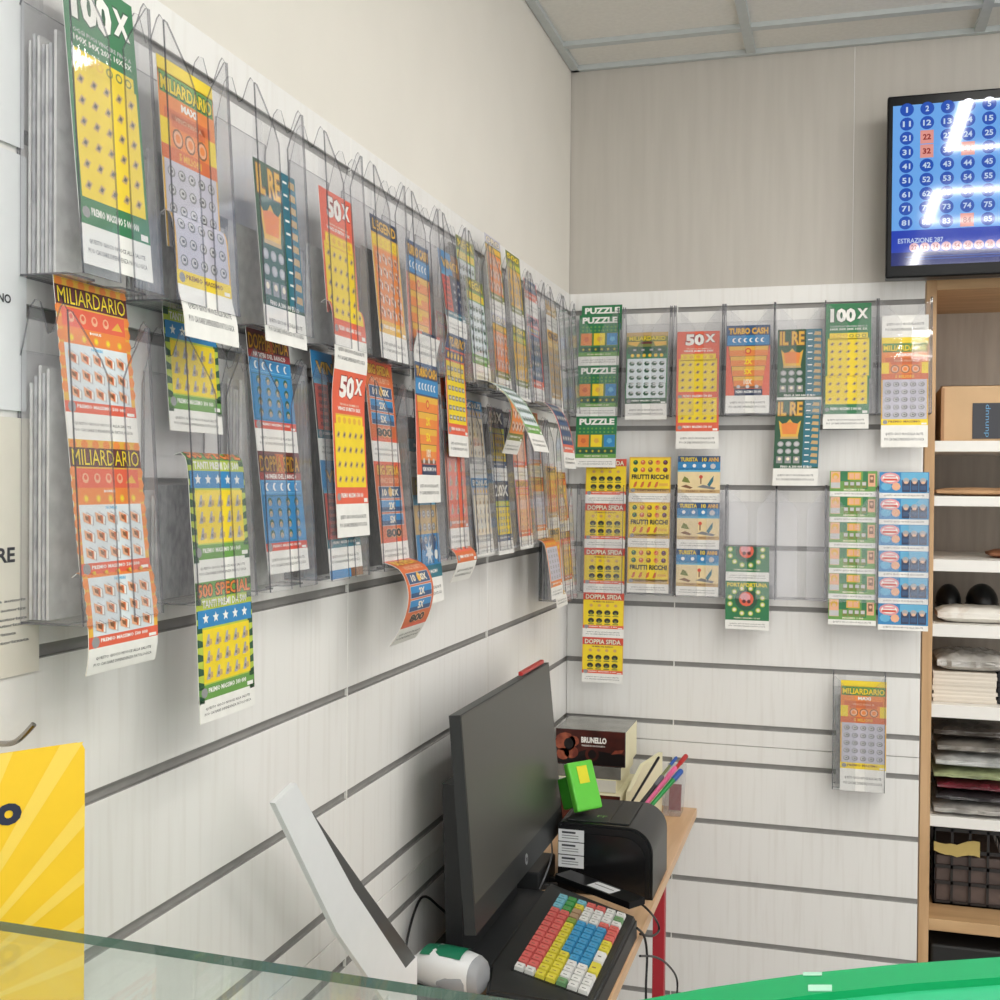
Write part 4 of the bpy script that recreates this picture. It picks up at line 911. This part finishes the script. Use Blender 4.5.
cxx = at(907, 110, 1, tvy).x; cz = at(907, 110, 1, tvy).z; cdx = at(927.3, 110, 1, tvy).x-cxx; cdz = (cz-at(905, 223, 1, tvy).z)/8
for j in range(9):
    for i in range(10):
        n = j*10+i+1; x, zz = cxx+i*cdx, cz-j*cdz; hit = n in (22, 32, 34, 84); r = .0152
        if hit: srect(x-r*.95, zz-r, x+r*.95, zz+r, s_pk, 2)
        else: mb.poly([(x-ox+r*math.cos(2*PI*k/18), -.0506, zz-oz+r*math.sin(2*PI*k/18)) for k in range(18)], s_circ)
        t = str(n); w2 = .0075 if len(t) == 1 else .0175
        if n == 1: w2 = .004
        lettering(mb, t, (x-w2/2-ox, -.0509, zz+.0065-oz), (1, 0, 0), (0, 0, -1), w2, .013, s_rd if hit else s_w, .03)
p = at(898, 239, 1, tvy); lettering(mb, 'ESTRAZIONE 287', (p.x-ox, -.0509, p.z-oz), (1, 0, 0), (0, 0, -1), .098, .011, s_w, .01)
p = at(914, 247.5, 1, tvy)
for k in range(20):
    x = p.x+k*.0232; mb.poly([(x-ox+.0105*math.cos(2*PI*a/14), -.0508, p.z-oz+.0105*math.sin(2*PI*a/14)) for a in range(14)], s_pale)
    if k < 8: lettering(mb, ('22', '32', '34', '44', '54', '58', '55', '28')[k], (x-.006-ox, -.0511, p.z+.005-oz), (1, 0, 0), (0, 0, -1), .012, .010, s_rd, .02)
p = at(905, 257, 1, tvy)
for k in range(2): srect(p.x+.01*k, p.z-.006*k-.0015, p.x+.5, p.z-.006*k, s_circ, 3)
mb.build('display', tv)

# ================================================================== DESK AND WHAT STANDS ON IT
beech = mat('beech_board', (222, 186, 148), .45, nscale=5, stretch=(10, .8, 10), rgb2=(208, 170, 130), detail=6); DZ = .786
dk = empty('desk', (.17, -.75, 0)); tag(dk, 'narrow beech desk board along the left wall on a red leg', 'desk')
mb = MB(); mb.box(.001-.17, -1.55+.75, DZ-.022, .342-.17, -.001+.75, DZ, beech, .0012); mb.build('board', dk)
redp = mat('red_steel', (176, 40, 52), .4)
mb = MB(); mb.box(.296-.17, -.42+.75, 0, .322-.17, -.395+.75, DZ-.0225, redp, .002); mb.build('leg', dk)
mb = MB(); mb.box(.296-.17, -1.5+.75, 0, .322-.17, -1.475+.75, DZ-.0225, redp, .002); mb.build('leg', dk)
mb = MB(); mb.box(.02-.17, -.42+.75, DZ-.05, .295-.17, -.40+.75, DZ-.0225, redp); mb.build('cross_bar', dk)

# monitor, parallel to the left wall and leaning back a little
scrm = mat('monitor_screen', (66, 66, 61), .36, spec=.6, noise=.05); bez = mat('monitor_bezel', (36, 39, 40), .38, noise=.08, nscale=70)
MBL, MBR, MTL, MTR = Vector((.137, -1.217, .888)), Vector((.137, -.612, .890)), Vector((.100, -1.195, 1.231)), Vector((.100, -.602, 1.231))
mo = empty('monitor', (.10, -.92, DZ+.012)); tag(mo, 'black desktop monitor standing along the left wall', 'monitor'); mO = Vector((.10, -.92, DZ+.012))
def mq(u, v, o=0.): return MBL.lerp(MBR, u).lerp(MTL.lerp(MTR, u), v)+Vector((.994, 0, .107))*o-mO
mb = MB()
def slab(u0, v0, u1, v1, o0, o1, m):
    P = [mq(u, v, o) for o in (o0, o1) for u, v in ((u0, v0), (u1, v0), (u1, v1), (u0, v1))]
    mb.mesh(P, [(3, 2, 1, 0), (4, 5, 6, 7), (0, 1, 5, 4), (1, 2, 6, 5), (2, 3, 7, 6), (3, 0, 4, 7)], m)
slab(0, 0, 1, 1, -.019, 0, bez); slab(.12, .02, .88, .62, -.045, -.019, bez); mb.build('housing', mo)
mb = MB(); slab(.006, .135, .994, .994, .0, .0008, scrm); mb.build('screen', mo)
mb = MB(); c = mq(.52, .068, .0006); Lg = mat('logo_silver', (190, 192, 196), .3, metal=.6)
uu = (MBR-MBL).normalized(); vv = (MTL-MBL).normalized()
mb.poly([c+uu*.010*math.cos(2*PI*k/24)+vv*.010*math.sin(2*PI*k/24) for k in range(24)], Lg)
lettering(mb, 'hp', c-uu*.0055+vv*.0055+Vector((.0006, 0, 0)), uu, -vv, .011, .0115, bez, .03); mb.build('logo', mo)
mb = MB(); mb.prism([(.055-.1, .0), (.085-.1, .0), (.075-.1, .30), (.045-.1, .30)], 1, -1.12+.92, -.78+.92, blkm); mb.build('stand_column', mo)
mb = MB(); mb.box(.012-.1, -1.29+.92, -.0118, .134-.1, -.745+.92, .004, blkm, .003); mb.build('stand_foot', mo)
mb = MB(); mb.box(.088, -.80, 1.2325, .097, -.63, 1.2405, redm, .002); tag(mb.build('red_marker'), 'red marker lying along the top edge of the black monitor', 'marker')

# white customer display leaning towards the counter
wpl = mat('white_plastic', (232, 234, 236), .3, noise=.02); dgl = mat('dark_glass', (70, 72, 72), .3, spec=.4)
PX = .088
A, D1, D2_ = at(275, 803, 0, PX), at(337, 932, 0, PX), at(384, 1000, 0, PX); B, E1, F1 = at(296, 783, 0, PX), at(354, 890, 0, PX), at(407, 970, 0, PX)
G1, G2, G3 = at(312, 811, 0, PX), at(366, 888, 0, PX), at(418, 960, 0, PX)
dp = empty('customer_display', (.07, -1.35, DZ)); tag(dp, 'white slanted customer display with dark glass side, left of the scanner', 'display'); o_ = Vector((.07, -1.35, DZ))
bk_ = Vector((-.007, 0, 0))
mb = MB(); Fp = [A, D1, D2_, F1, E1, B]; mb.poly([p-o_ for p in Fp], wpl); mb.poly([p+bk_-o_ for p in reversed(Fp)], wpl)
for i in range(6): p, q = Fp[i], Fp[(i+1) % 6]; mb.poly([p-o_, p+bk_-o_, q+bk_-o_, q-o_], wpl)
mb.build('housing', dp)
mb = MB(); P = [B, E1, F1, G3, G2, G1]; s_ = Vector((-.001, 0, 0)); mb.poly([p-o_+s_ for p in P], dgl); mb.poly([p-o_+bk_ for p in reversed(P)], dgl)
for i in range(6): p, q = P[i], P[(i+1) % 6]; mb.poly([p-o_+s_, p-o_+bk_, q-o_+bk_, q-o_+s_], dgl)
mb.build('glass_side', dp)
mb = MB(); pts = [D2_-o_, F1-o_, at(428, 985, 0, .10)-o_+Vector((0, 0, 0))]; k0, k1 = D2_-o_, F1-o_
mb.box(k0.x-.05, k0.y+.02, .0003, k0.x-.0072, k1.y+.02, .07, wpl, .004); mb.box(k0.x-.0068, k0.y+.02, .0003, k0.x-.0005, k1.y+.045, k1.z+.004, wpl, .001); mb.build('foot', dp)

# scanner
sc = empty('barcode_scanner', (.096, -1.226, DZ+.0165)); tag(sc, 'white handheld scanner with green top lying in front of the monitor', 'scanner')
grs = mat('scanner_green', (24, 116, 84), .35); gry = mat('scanner_grey', (150, 152, 156), .4)
def loft(secs, m, n=20, ang=0.):
    bm = bmesh.new(); rings = []
    for x, y, z, ry, rz in secs:
        R_ = []
        for k in range(n):
            a = 2*PI*k/n; ca, sa = math.cos(a), math.sin(a)
            R_.append(bm.verts.new((x, y+ry*math.copysign(abs(ca)**.8, ca), z+rz*math.copysign(abs(sa)**.8, sa))))
        rings.append(R_)
    for i in range(len(rings)-1):
        for k in range(n): bm.faces.new((rings[i][k], rings[i][(k+1) % n], rings[i+1][(k+1) % n], rings[i+1][k]))
    bm.faces.new(rings[0][::-1]); bm.faces.new(rings[-1]); bmesh.ops.rotate(bm, matrix=Matrix.Rotation(ang, 3, 'Z'), verts=bm.verts)
    return bm
an = -.16
mb = MB(); mb.bm(loft([(-.064, 0, .026, .006, .006), (-.060, 0, .027, .018, .016), (-.048, 0, .029, .028, .026), (-.02, 0, .032, .034, .032), (.015, 0, .032, .035, .031), (.047, 0, .029, .032, .028)], wpl, ang=an), wpl); mb.build('body', sc, True)
mb = MB(); mb.bm(loft([(.0465, 0, .029, .0325, .0285), (.056, 0, .027, .029, .025), (.060, 0, .026, .024, .020)], gry, ang=an), gry); mb.build('nose', sc, True)
mb = MB(); bm = bmesh.new(); bmesh.ops.create_grid(bm, x_segments=10, y_segments=6, size=.5)
for v in bm.verts:
    x, y = -.006+v.co.x*.072, v.co.y*.046
    rz = .032*(1-max(0, (-x-.01))*4); v.co = Vector((x, y, .032+rz*max(.0, 1-(abs(y)/.0345)**2.2)**.45+.0012))
bmesh.ops.rotate(bm, matrix=Matrix.Rotation(an, 3, 'Z'), verts=bm.verts)
mb.bm(bm, grs); mb.build('top_pad', sc, True)
mb = MB(); mb.bm(loft([(-.005, -.0320, .020, .004, .003), (.01, -.0335, .021, .004, .010), (.036, -.032, .022, .003, .012), (.042, -.030, .022, .002, .008)], blkm, ang=an), gry); mb.build('side_panel', sc, True)

# programmable keyboard
kbm = mat('keyboard_case', (40, 42, 43), .45, noise=.12, nscale=120)
kb = empty('keyboard', (.25, -1.04, DZ)); tag(kb, 'black programmable keyboard with columns of coloured keys on the desk', 'keyboard'); kO = Vector((.25, -1.04, 0))
H = [(.142, -.752), (.339, -.884), (.337, -1.275), (.168, -1.262), (.146, -1.17)]
mb = MB(); bm = bmesh.new(); vs = [bm.verts.new((x-kO.x, y-kO.y, .0002)) for x, y in H]; f = bm.faces.new(vs)
ex = bmesh.ops.extrude_face_region(bm, geom=[f]); tv_ = [g for g in ex['geom'] if isinstance(g, bmesh.types.BMVert)]
for v in tv_: v.co.z = .037
bmesh.ops.recalc_face_normals(bm, faces=bm.faces); bmesh.ops.bevel(bm, geom=[e for e in bm.edges if all(v.co.z > .03 for v in e.verts)]+[e for e in bm.edges if abs(e.verts[0].co.z-e.verts[1].co.z) > .02], offset=.006, segments=3, affect='EDGES'); mb.bm(bm, kbm); mb.build('case', kb, True)
KC = {'c': (128, 196, 214), 'r': (222, 108, 104), 'w': (232, 232, 230), 'g': (72, 160, 84), 'y': (226, 214, 72), 'o': (176, 146, 116), 'l': (140, 168, 70), 'b': (66, 156, 206), 'd': (112, 158, 110)}
KCOL = ['cccrrrrrrrrrrrw', 'gggrrrrrrrrrrrw', 'cyoolyyyyyyyyyy', 'rwwwbbbbbbyyyyy', 'rwwwbbbbbbbwwwd', 'wwwrbbbbbbbwwww', 'wdwrrryywwyywww']
TL, TR, BR, BL = Vector((.180, -.825)), Vector((.321, -.893)), Vector((.323, -1.238)), Vector((.187, -1.176))
mb = MB()
def kq(u, v): return TL.lerp(TR, u).lerp(BL.lerp(BR, u), v)
bed = [kq(-.02, -.01), kq(1.02, -.01), kq(1.02, 1.01), kq(-.02, 1.01)]
mb.prism([(p.x-kO.x, p.y-kO.y) for p in bed], 2, .0368, .0376, blk)
for ci, col in enumerate(KCOL):
    for ri, ch in enumerate(col):
        if ri and ci == 6 and col[ri-1] == ch and ri in (9, 11): continue
        rr = 2 if (ci == 6 and ri in (8, 10)) else 1
        u0, u1 = (ci+.05)/7, (ci+.95)/7; v0, v1 = (ri+.05)/15, (ri+rr-.06)/15
        Q = [kq(u0, v0), kq(u1, v0), kq(u1, v1), kq(u0, v1)]; c = sum(Q, Vector((0, 0)))/4
        T2 = [c+(p-c)*.86 for p in Q]; m = mat('key_'+ch, KC[ch], .45, noise=.05)
        P = [(p.x-kO.x, p.y-kO.y, .0377) for p in Q]+[(p.x-kO.x, p.y-kO.y, .0435) for p in T2]
        mb.mesh(P, [(7, 6, 5, 4), (0, 4, 5, 1), (1, 5, 6, 2), (2, 6, 7, 3), (3, 7, 4, 0)], m)
        if ch != 'o':
            e = (T2[1]-T2[0]); k2 = [c-e*.22, c+e*.2, c+e*.2+(T2[3]-T2[0])*.12, c-e*.22+(T2[3]-T2[0])*.12]
            mb.poly([(p.x-kO.x, p.y-kO.y, .0437) for p in reversed(k2)], ink('dgrey') if ch in 'wc' else ink('brown') if ch != 'b' else ink('dblue'))
mb.build('keys', kb)
d2 = Vector((.200, -.132)).normalized(); n2 = Vector((-d2.y, d2.x)); p0 = Vector((.152, -.745))
bar = [p0, p0+d2*.20, p0+d2*.20+n2*.042, p0+n2*.042]
mb = MB(); mb.prism([(p.x-kO.x, p.y-kO.y) for p in bar], 2, .0376, .050, blk); cr = mb.build('card_reader', kb)
mb = MB(); lab = [p0+d2*a+n2*b for a, b in ((.085, .004), (.145, .004), (.145, .034), (.085, .034))]; mb.prism([(p.x-kO.x, p.y-kO.y) for p in lab], 2, .0502, .0508, paperw)
lc = p0+d2*.09+n2*.022; le = lc+d2*.05; mb.poly([(p.x-kO.x, p.y-kO.y, .0511) for p in (lc, lc-n2*.003, le-n2*.003, le)][::1], inkg); mb.build('label', cr)

# receipt printer: rounded right shoulder
pr = empty('receipt_printer', (.245, -.60, DZ)); tag(pr, 'black receipt printer with rounded shoulder behind the keyboard', 'printer')
def arcprof(x0, x1, h, r, n=10): return [(x0, .0003), (x1, .0003)]+[(x1-r+r*math.cos(a*PI/2/n), h-r+r*math.sin(a*PI/2/n)) for a in range(n+1)]+[(x0+.006, h), (x0, h-.006)]
mb = MB(); bm = bmesh.new(); pf = arcprof(-.100, .092, .140, .05)
vs = [bm.verts.new((x, -.098, zz)) for x, zz in pf]; f = bm.faces.new(vs); ex = bmesh.ops.extrude_face_region(bm, geom=[f])
for g in ex['geom']:
    if isinstance(g, bmesh.types.BMVert): g.co.y = .10; 
bmesh.ops.recalc_face_normals(bm, faces=bm.faces); bmesh.ops.bevel(bm, geom=[e for e in bm.edges if abs(e.verts[0].co.y-e.verts[1].co.y) < 1e-6 and e.verts[0].co.y < 0], offset=.005, segments=2, affect='EDGES'); mb.bm(bm, blk); mb.build('body', pr, True)
mb = MB(); pf2 = arcprof(-.06, .078, .118, .045); mb.prism([(x, zz+.004) for x, zz in pf2], 1, -.1015, -.099, mat('printer_front', (18, 19, 21), .22)); fc = mb.build('front_cover', pr)
mb = MB(); mb.box(-.085, -.08, .1402, .042, .09, .1425, blkm, .001); mb.box(-.002, -.08, .1425, .0005, .09, .1432, blk); lettering(mb, 'FF', (-.03, -.035, .1428), (1, 0, 0), (0, -1, 0), .02, .014, ink('lgreen'), .02); mb.build('lid', pr)
mb = MB()
for k in range(3):
    mb.box(-.097, -.1022, .052+k*.026, -.045, -.1016, .076+k*.026, paperw); mb.poly([(-.090, -.1024, .068+k*.026), (-.062, -.1024, .068+k*.026), (-.062, -.1024, .072+k*.026), (-.090, -.1024, .072+k*.026)], inkd)
    for j in range(2): mb.poly([(-.090, -.1024, .063+k*.026-j*.005), (-.056, -.1024, .063+k*.026-j*.005), (-.056, -.1024, .0645+k*.026-j*.005), (-.090, -.1024, .0645+k*.026-j*.005)], inkg)
mb.build('sticker', fc)

# green tape dispenser on the printer
gt = empty('tape_dispenser', (.188, -.64, DZ+.1434)); tag(gt, 'lime green plastic dispenser standing on the black printer', 'dispenser')
lim = mat('lime_plastic', (96, 200, 60), .35); dgr = mat('green_plastic', (58, 150, 40), .35); yst = mat('yellow_sticker', (222, 214, 40), .4)
Mx = Matrix.Translation((0, 0, .005)) @ Matrix.Rotation(math.radians(-38), 4, 'Z') @ Matrix.Rotation(math.radians(-22), 4, 'Y')
mb = MB(); mb.box(-.03, -.03, .012, .004, .03, .075, dgr, .003, Mx); mb.build('body', gt)
mb = MB(); mb.box(.005, -.033, .001, .022, .033, .10, lim, .004, Mx); mb.build('front_plate', gt)
mb = MB(); mb.box(.0222, -.013, .055, .0232, .013, .09, yst, .0, Mx); mb.build('sticker', gt)

# boxes in the corner
choc = mat('chocolate_print', (52, 24, 22), .3, nscale=18, rgb2=(88, 38, 30)); chb = mat('chocolate_print_black', (22, 17, 18), .3); cop = mat('copper_print', (170, 92, 66), .35, nscale=40, rgb2=(110, 50, 40)); crm = mat('cream_board', (232, 226, 192), .6, noise=.03); slv = mat('silver_foil', (168, 168, 162), .25, metal=.7, noise=.3, nscale=30)
def carton(name, x0, y0, z0, x1, y1, z1, label, front, side, top, deco=None, cat='box'):
    r = empty(name, ((x0+x1)/2, (y0+y1)/2, z0)); tag(r, label, cat, 'boxes stacked in the corner of the desk')
    a, b, h = (x1-x0)/2, (y1-y0)/2, z1-z0
    q = MB(); q.box(-a, -b, 0, a, b, h, top, .0015); q.build('carton', r)
    q = MB(); q.box(-a+.001, -b-.0006, .001, a-.001, -b, h-.001, front)
    if deco: deco(q, a, b, h)
    q.build('front_print', r)
    q = MB(); q.box(a, -b+.001, .001, a+.0006, b-.001, h-.001, side); q.build('side_print', r)
    return r
def chocdeco(q, a, b, h):
    y = -b-.0009
    q.poly([(-a+.002, y, .002), (a-.002, y, .002), (a-.002, y, h*.35), (-a*.1, y, h*.45), (-a+.002, y, h*.12)], chb)
    for (u, v, r) in ((-.72, .62, .026), (-.55, .35, .018), (-.78, .28, .016), (-.48, .66, .014)): q.poly([(a*u+r*math.cos(k*PI/6), y-.0002, h*v+r*.9*math.sin(k*PI/6)) for k in range(12)], cop)
    q.poly([(a*-.62+.012*math.cos(k*PI/6), y-.0004, h*.58+.014*math.sin(k*PI/6)) for k in range(12)], chb)
    q.poly([(a*.05+.017*math.cos(k*PI/8), y-.0002, h*.32+.017*math.sin(k*PI/8)) for k in range(16)], choc); q.poly([(a*.05+.010*math.cos(k*PI/8), y-.0004, h*.32+.011*math.sin(k*PI/8)) for k in range(16)], chb)
    lettering(q, 'BRUNELLO', (-a*.26, y-.0004, h*.80), (1, 0, 0), (0, 0, -1), a*.72, h*.17, ink('white'), .05); lettering(q, 'PRALINE DI CIOCCOLATO', (-a*.24, y-.0004, h*.58), (1, 0, 0), (0, 0, -1), a*.66, h*.05, ink('white'), .02, 1)
    q.poly([(a*.6, y-.0002, h*.35), (a*.9, y-.0002, h*.40), (a*.95, y-.0002, h*.5), (a*.7, y-.0002, h*.47)], cop)
carton('chocolate_box', .024, -.215, .9265, .196, -.06, 1.012, 'dark brown chocolate box with white lettering on top of the corner stack', choc, crm, slv, chocdeco)
carton('foil_box', .024, -.22, .897, .186, -.05, .926, 'silver foil box under the dark chocolate box', slv, crm, slv)
carton('pale_box', .020, -.225, .866, .176, -.04, .8967, 'pale grey flat box under the silver foil box', mat('pale_board', (206, 204, 196), .5), crm, crm)
carton('cream_box', .014, -.245, .7865, .190, -.02, .8655, 'cream box at the bottom of the corner stack', choc, crm, crm)
# cream writing pad leaning beside the stack
mb = MB(); mb.mesh([(.196, -.24, .7866), (.252, -.06, .7866), (.252, -.06, .935), (.222, -.16, .925), (.202, -.23, .875)]+[(.206, -.24, .7866), (.262, -.06, .7866), (.262, -.06, .935), (.232, -.16, .925), (.212, -.23, .875)], [(0, 1, 2, 3, 4), (9, 8, 7, 6, 5), (0, 5, 6, 1), (1, 6, 7, 2), (2, 7, 8, 3), (3, 8, 9, 4), (4, 9, 5, 0)], crm)
tag(mb.build('writing_pad'), 'cream cardboard sheet standing right of the corner stack', 'card')
# pen pot hidden behind the printer, pens leaning out of it
pp = Vector((.196, -.41, DZ)); mb = MB()
n = 20; r0, r1, hh = .024, .027, .085
vs = [(r*math.cos(2*PI*k/n), r*math.sin(2*PI*k/n), zz) for r, zz in ((r0, .0003), (r1, hh), (r1-.002, hh), (r0-.002, .004)) for k in range(n)]
fs = [(i*n+k, i*n+(k+1) % n, (i+1)*n+(k+1) % n, (i+1)*n+k) for i in range(3) for k in range(n)]+[tuple(range(n-1, -1, -1)), tuple(range(3*n, 4*n))]
mb.mesh(vs, fs, blkm); o = mb.build('pen_pot', None, True, pp); tag(o, 'black pen pot behind the printer with pens leaning out', 'pen pot')
def pen(px, py, yy, col, r, label, cap=None, bx=0., by=0.):
    t = at(px, py, 1, yy); b = pp+Vector((bx, by, .006)); d = (t-b).normalized(); e = empty('pen', tuple(b)); tag(e, label, 'pen', 'pens leaning out of the pen pot')
    L = (t-b).length; q = MB(); q.tube([d*.004, d*(L-.03), d*(L-.004), d*L], [r*.6, r, r, r*.7], col, 10); q.build('barrel', e, True)
    if cap: q = MB(); q.tube([d*(L-.03), d*(L+.0), d*(L+.003)], [r*1.2, r*1.2, r*.8], cap, 10); q.build('cap', e, True)
pk = mat('pink_plastic', (238, 110, 160), .35); gp = mat('pen_green', (20, 140, 62), .35); bl = mat('pen_blue', (52, 92, 170), .35); smoke = mat('pen_smoke', (110, 112, 120), .25)
pen(659, 757, -.20, blk, .0035, 'thin black pen, leftmost in the pen pot', None, -.012, .006)
pen(662, 777, -.24, blkm, .005, 'short black pen with smoky cap in the pen pot', smoke, -.006, -.004)
pen(675, 768, -.22, pk, .005, 'pink pen in the pen pot', pk, .002, .0)
pen(681, 771, -.25, gp, .0058, 'thick green pen with blue cap in the pen pot', bl, .010, -.012)
pen(686, 756, -.12, redm, .005, 'red pen with red cap, reaching farthest right from the pot', redm, .004, .017)
pen(676, 758, -.13, mat('pen_olive', (120, 128, 84), .4), .0035, 'olive pen behind the pink and green pens', bl, -.010, .016)
# clear packet leaning on the wall
pch = clear_mat('clear_pouch', (.93, .93, .94), refl=1., haze=.12)
kk = empty('clear_packet', (.30, -.06, DZ)); tag(kk, 'clear packet with a dark red paper inside, against the back wall', 'packet')
mb = MB(); mb.mesh([(-.03, -.04, .001), (.012, -.035, .001), (.018, .04, .115), (-.03, .04, .115), (-.03, .02, .001), (.012, .025, .001)], [(0, 1, 2, 3), (0, 4, 5, 1), (4, 3, 2, 5), (0, 3, 4), (1, 5, 2)], pch); mb.build('sleeve', kk)
mb = MB(); mb.box(-.022, .002, .006, .008, .006, .07, mat('dark_red_paper', (120, 40, 44), .5), .0, Matrix.Rotation(math.radians(-14), 4, 'X')); mb.build('insert', kk)

# cables at the right of the desk and behind the monitor
cbl = mat('cable_black', (24, 24, 26), .45)
def cable(pts, label, r=.0022):
    q = MB(); q.tube(spline(pts, 8), r, cbl, 8); tag(q.build('cable', None, True), label, 'cable', 'black cables at the desk')
X = lambda px, py, x=.350: tuple(at(px, py, 0, x))
cable([(.30, -.735, DZ+.02), X(646, 908, .345), X(656, 920), X(659, 930, .352), X(652, 936), X(640, 934, .346)], 'black cable looping over the desk edge beside the printer')
cable([X(637, 928, .348), X(644, 936), X(647, 955), X(646, 985), X(646, 1010)], 'black cable hanging straight down from the desk edge')
cable([X(640, 956), X(655, 957), X(668, 965), X(677, 980), X(676, 1005)], 'black cable swinging out to the right under the desk')
sil = mat('cable_grey', (120, 122, 126), .4)
q = MB(); q.tube(spline([(.112, -.62, .87), (.125, -.66, .85), (.128, -.70, .835), (.126, -.73, .82), (.118, -.735, .80)], 8), .0018, sil, 8); tag(q.build('cable', None, True), 'thin grey cable curling between monitor and keyboard', 'cable')
cable([(.03, -1.17, DZ+.02), (.012, -1.2, .84), (.008, -1.12, .9), (.02, -1.05, .86), (.03, -1.0, DZ+.03)], 'black cable bulging out between monitor stand and wall')

# dark adapters and plugs on the desk behind the keyboard
mb = MB(); mb.box(.045, -.735, DZ+.0003, .118, -.60, DZ+.045, blkm, .004); tag(mb.build('power_adapter'), 'black power adapter block on the desk under the monitor', 'adapter')
for i, (x, y, a) in enumerate(((.128, -.69, .3), (.132, -.655, -.4), (.14, -.62, .8))):
    q = MB(); q.box(-.016, -.007, 0, .016, .007, .012, blkm, .002); q.box(.016, -.005, .002, .026, .005, .010, steel, .0)
    o = q.build('cable_plug', None, False, (x, y, DZ+.0003)); o.rotation_euler = (0, 0, a); tag(o, ('black plug with metal tip nearest the keyboard', 'black plug with metal tip, middle of three under the monitor', 'black plug with metal tip nearest the printer')[i], 'plug', 'loose plugs under the monitor')
mb = MB(); mb.box(.905, .02, .0005, 1.25, .38, .50, mat('filler_black', (30, 30, 30), .6), .006); tag(mb.build('dark_filler'), 'black block added to keep the lowest compartment of the cabinet dark', 'filler')  # plain block added only to darken the space under the bottom board
